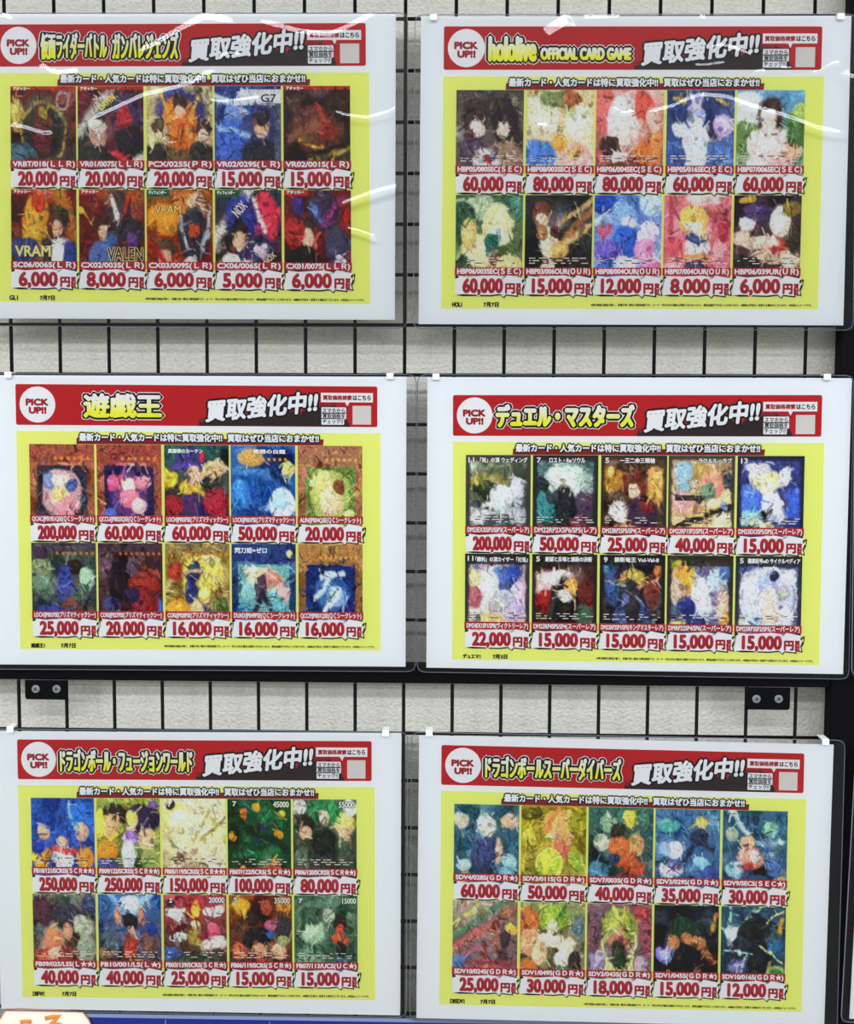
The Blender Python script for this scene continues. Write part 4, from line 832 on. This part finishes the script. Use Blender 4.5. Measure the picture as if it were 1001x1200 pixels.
# ------------------------------------------------------------------ white clips on the top edges
CLIPS = [(508, 19, 'white clip on the left top edge of the top right poster'),
         (986, 18, 'white clip on the right top edge of the top right poster'), (9, 438.5, 'white clip on the left top edge of the middle left poster'),
         (457, 440, 'white clip on the right top edge of the middle left poster'), (511, 440.5, 'white clip on the left top edge of the middle right poster'),
         (970, 441, 'white clip on the right top edge of the middle right poster'), (11.5, 854.5, 'white clip on the left top edge of the bottom left poster'),
         (452, 859, 'white clip on the right top edge of the bottom left poster'), (503, 859, 'white clip on the left top edge of the bottom right poster'),
         (968, 869, 'white clip on the right top edge of the bottom right poster')]
for x, y, lb in CLIPS:
    D = 0.0108
    cx, cz = map(float, px2plane(x, y + 0.8, D)); w = 0.0034; h = 0.0027
    prof = [(-D, -h), (-D, h * .9), (-D + .001, h * 1.15), (0.0045, h * 1.15), (0.0055, h * .9), (0.0055, -h * .4), (0.0043, -h * .4), (0.0043, h * .6), (-D + .0012, h * .6), (-D + .0012, -h)]
    n = len(prof); v = [(sx * w, p[0], p[1]) for sx in (-1, 1) for p in prof]
    f = [(k, (k + 1) % n, n + (k + 1) % n, n + k) for k in range(n)] + [(0, 9, 8, 1), (1, 8, 7, 2), (2, 7, 4, 3), (7, 6, 5, 4)] + [(n, n + 1, n + 8, n + 9), (n + 1, n + 2, n + 7, n + 8), (n + 2, n + 3, n + 4, n + 7), (n + 7, n + 4, n + 5, n + 6)]
    tag(mesh_obj('clip', v, f, M_CLIP, loc=(cx, 0, cz)), lb, 'clip', 'white clips holding the poster sleeves')

# ------------------------------------------------------------------ neighbouring poster at the right edge
def side_poster(label, pts, sheet):
    q = [tuple(map(float, px2plane(x, y, 0.010))) for x, y in pts]; loc = (q[3][0], -0.010, q[3][1])
    root = empty('price_poster', loc); tag(root, label, 'poster', 'posters on the next rack panel')
    v = [(a - loc[0], 0, b - loc[2]) for a, b in q]
    g = mesh_obj('front_film', [(a, -0.0012, c) for a, _, c in v], [(0, 3, 2, 1)], M_FILM_FLAT, root)
    s = [tuple(map(float, px2plane(x, y, 0.010))) for x, y in sheet]; s = [(a - loc[0], b - loc[2]) for a, b in s]
    mesh_obj('paper_sheet', [(a, 0, b) for a, b in s] + [(a, .0003, b) for a, b in s], [(0, 3, 2, 1), (4, 5, 6, 7), (0, 1, 5, 4), (1, 2, 6, 5), (2, 3, 7, 6), (3, 0, 4, 7)], M_PAPER, root)
    path = [(p[0], -0.0006, p[1]) for p in rounded_quad([(a, c) for a, _, c in v], 0.008)]
    vv, f = tube(path, 0.0006, True); mesh_obj('welded_rim', vv, f, M_RIM, root, smooth=True)


side_poster('sliver of a sleeved poster past the black post at the lower right', ((1003, 880), (1090, 878), (1080, 1200), (985.5, 1197)), ((1012, 890), (1080, 888), (1070, 1192), (995.5, 1194)))
side_poster('sliver of a sleeved poster edge right of the middle right poster', ((1002, 445), (1090, 443), (1085, 790), (998, 792)), ((1014, 456), (1080, 455), (1075, 780), (1011, 782)))

# ------------------------------------------------------------------ blue board and its cream tag at the foot of the picture
BD = 0.0058
xl, zt = map(float, px2plane(-60, 1186, BD)); xr, zr = map(float, px2plane(962, 1202, BD))
bb = empty('blue_board', ((xl + xr) / 2, 0, zr - 0.16)); tag(bb, 'deep blue board across the foot of the rack, below the bottom posters', 'board')


def prism(top0, top1, drop, y0, y1):
    (xa, za), (xb, zb) = top0, top1
    v = [(xa, y0, za), (xb, y0, zb), (xb, y0, zb - drop), (xa, y0, za - drop), (xa, y1, za), (xb, y1, zb), (xb, y1, zb - drop), (xa, y1, za - drop)]
    return v, [(0, 3, 2, 1), (4, 5, 6, 7), (0, 1, 5, 4), (1, 2, 6, 5), (2, 3, 7, 6), (3, 0, 4, 7)]


v, f = prism((xl, zt), (xr, zr), 0.15, -BD, -0.0039)
mesh_obj('face_panel', shift(v, bb.location), f, M_BLUE, bb)
v, f = prism((xl, zt + .001), (xr, zr + .001), 0.004, -BD - .0005, -BD - .0001)
mesh_obj('edge_strip', shift(v, bb.location), f, M_EDGE, bb)
for x, y in ((194, 1192), (316, 1194)):
    a, b = map(float, px2plane(x, y, BD)); v, f = box(a - .0004, a + .0004, -BD - .0003, -BD, b - .1, b - 0.003)
    mesh_obj('panel_joint', shift(v, bb.location), f, M_EDGE, bb)

TD = 0.0075
cpts = [(-12, 1215), (0, 1194), (7, 1183), (22, 1182.2), (60, 1183.8), (97, 1186), (104, 1195), (112, 1214), (112, 1260), (-12, 1260)]
q = [tuple(map(float, px2plane(x, y, TD))) for x, y in cpts]
loc = (q[4][0], -TD, q[9][1])
tg = empty('cream_tag', loc); tag(tg, 'cream paper tag with orange outline and orange letters, lower left corner', 'tag')


def plate(pts, y0, y1):
    n = len(pts); v = [(p[0] - loc[0], y0, p[1] - loc[2]) for p in pts] + [(p[0] - loc[0], y1, p[1] - loc[2]) for p in pts]
    return v, [tuple(range(n - 1, -1, -1)), tuple(range(n, 2 * n))] + [(k, (k + 1) % n, n + (k + 1) % n, n + k) for k in range(n)]


v, f = plate(q, 0.0, 0.001); mesh_obj('card_sheet', v, f, M_CARD, tg)
v, f = tube([(p[0] - loc[0], -0.0001, p[1] - loc[2]) for p in q], 0.0007, True, 6); mesh_obj('orange_outline', v, f, M_ORANGE, tg, smooth=True)


def stroke(px_pts, r):
    s = [tuple(map(float, px2plane(x, y, TD))) for x, y in px_pts]
    v, f = tube([(a - loc[0], 0.0, b - loc[2]) for a, b in s], r, False, 8)
    return [(a, b * 0.2 - 0.0002, c) for a, b, c in v], f


v, f = merge([stroke([(24, 1198), (30, 1197), (37, 1197.5)], .0023), stroke([(25, 1214), (32, 1218), (40, 1216)], .0023),
              stroke([(53, 1193.5), (62, 1191.5), (70, 1190), (64, 1196), (56, 1205), (60, 1203), (68, 1200), (76, 1203), (78, 1211), (70, 1218), (60, 1218)], .0023)])
lt = mesh_obj('orange_lettering', v, f, M_ORANGE, tg, smooth=True)
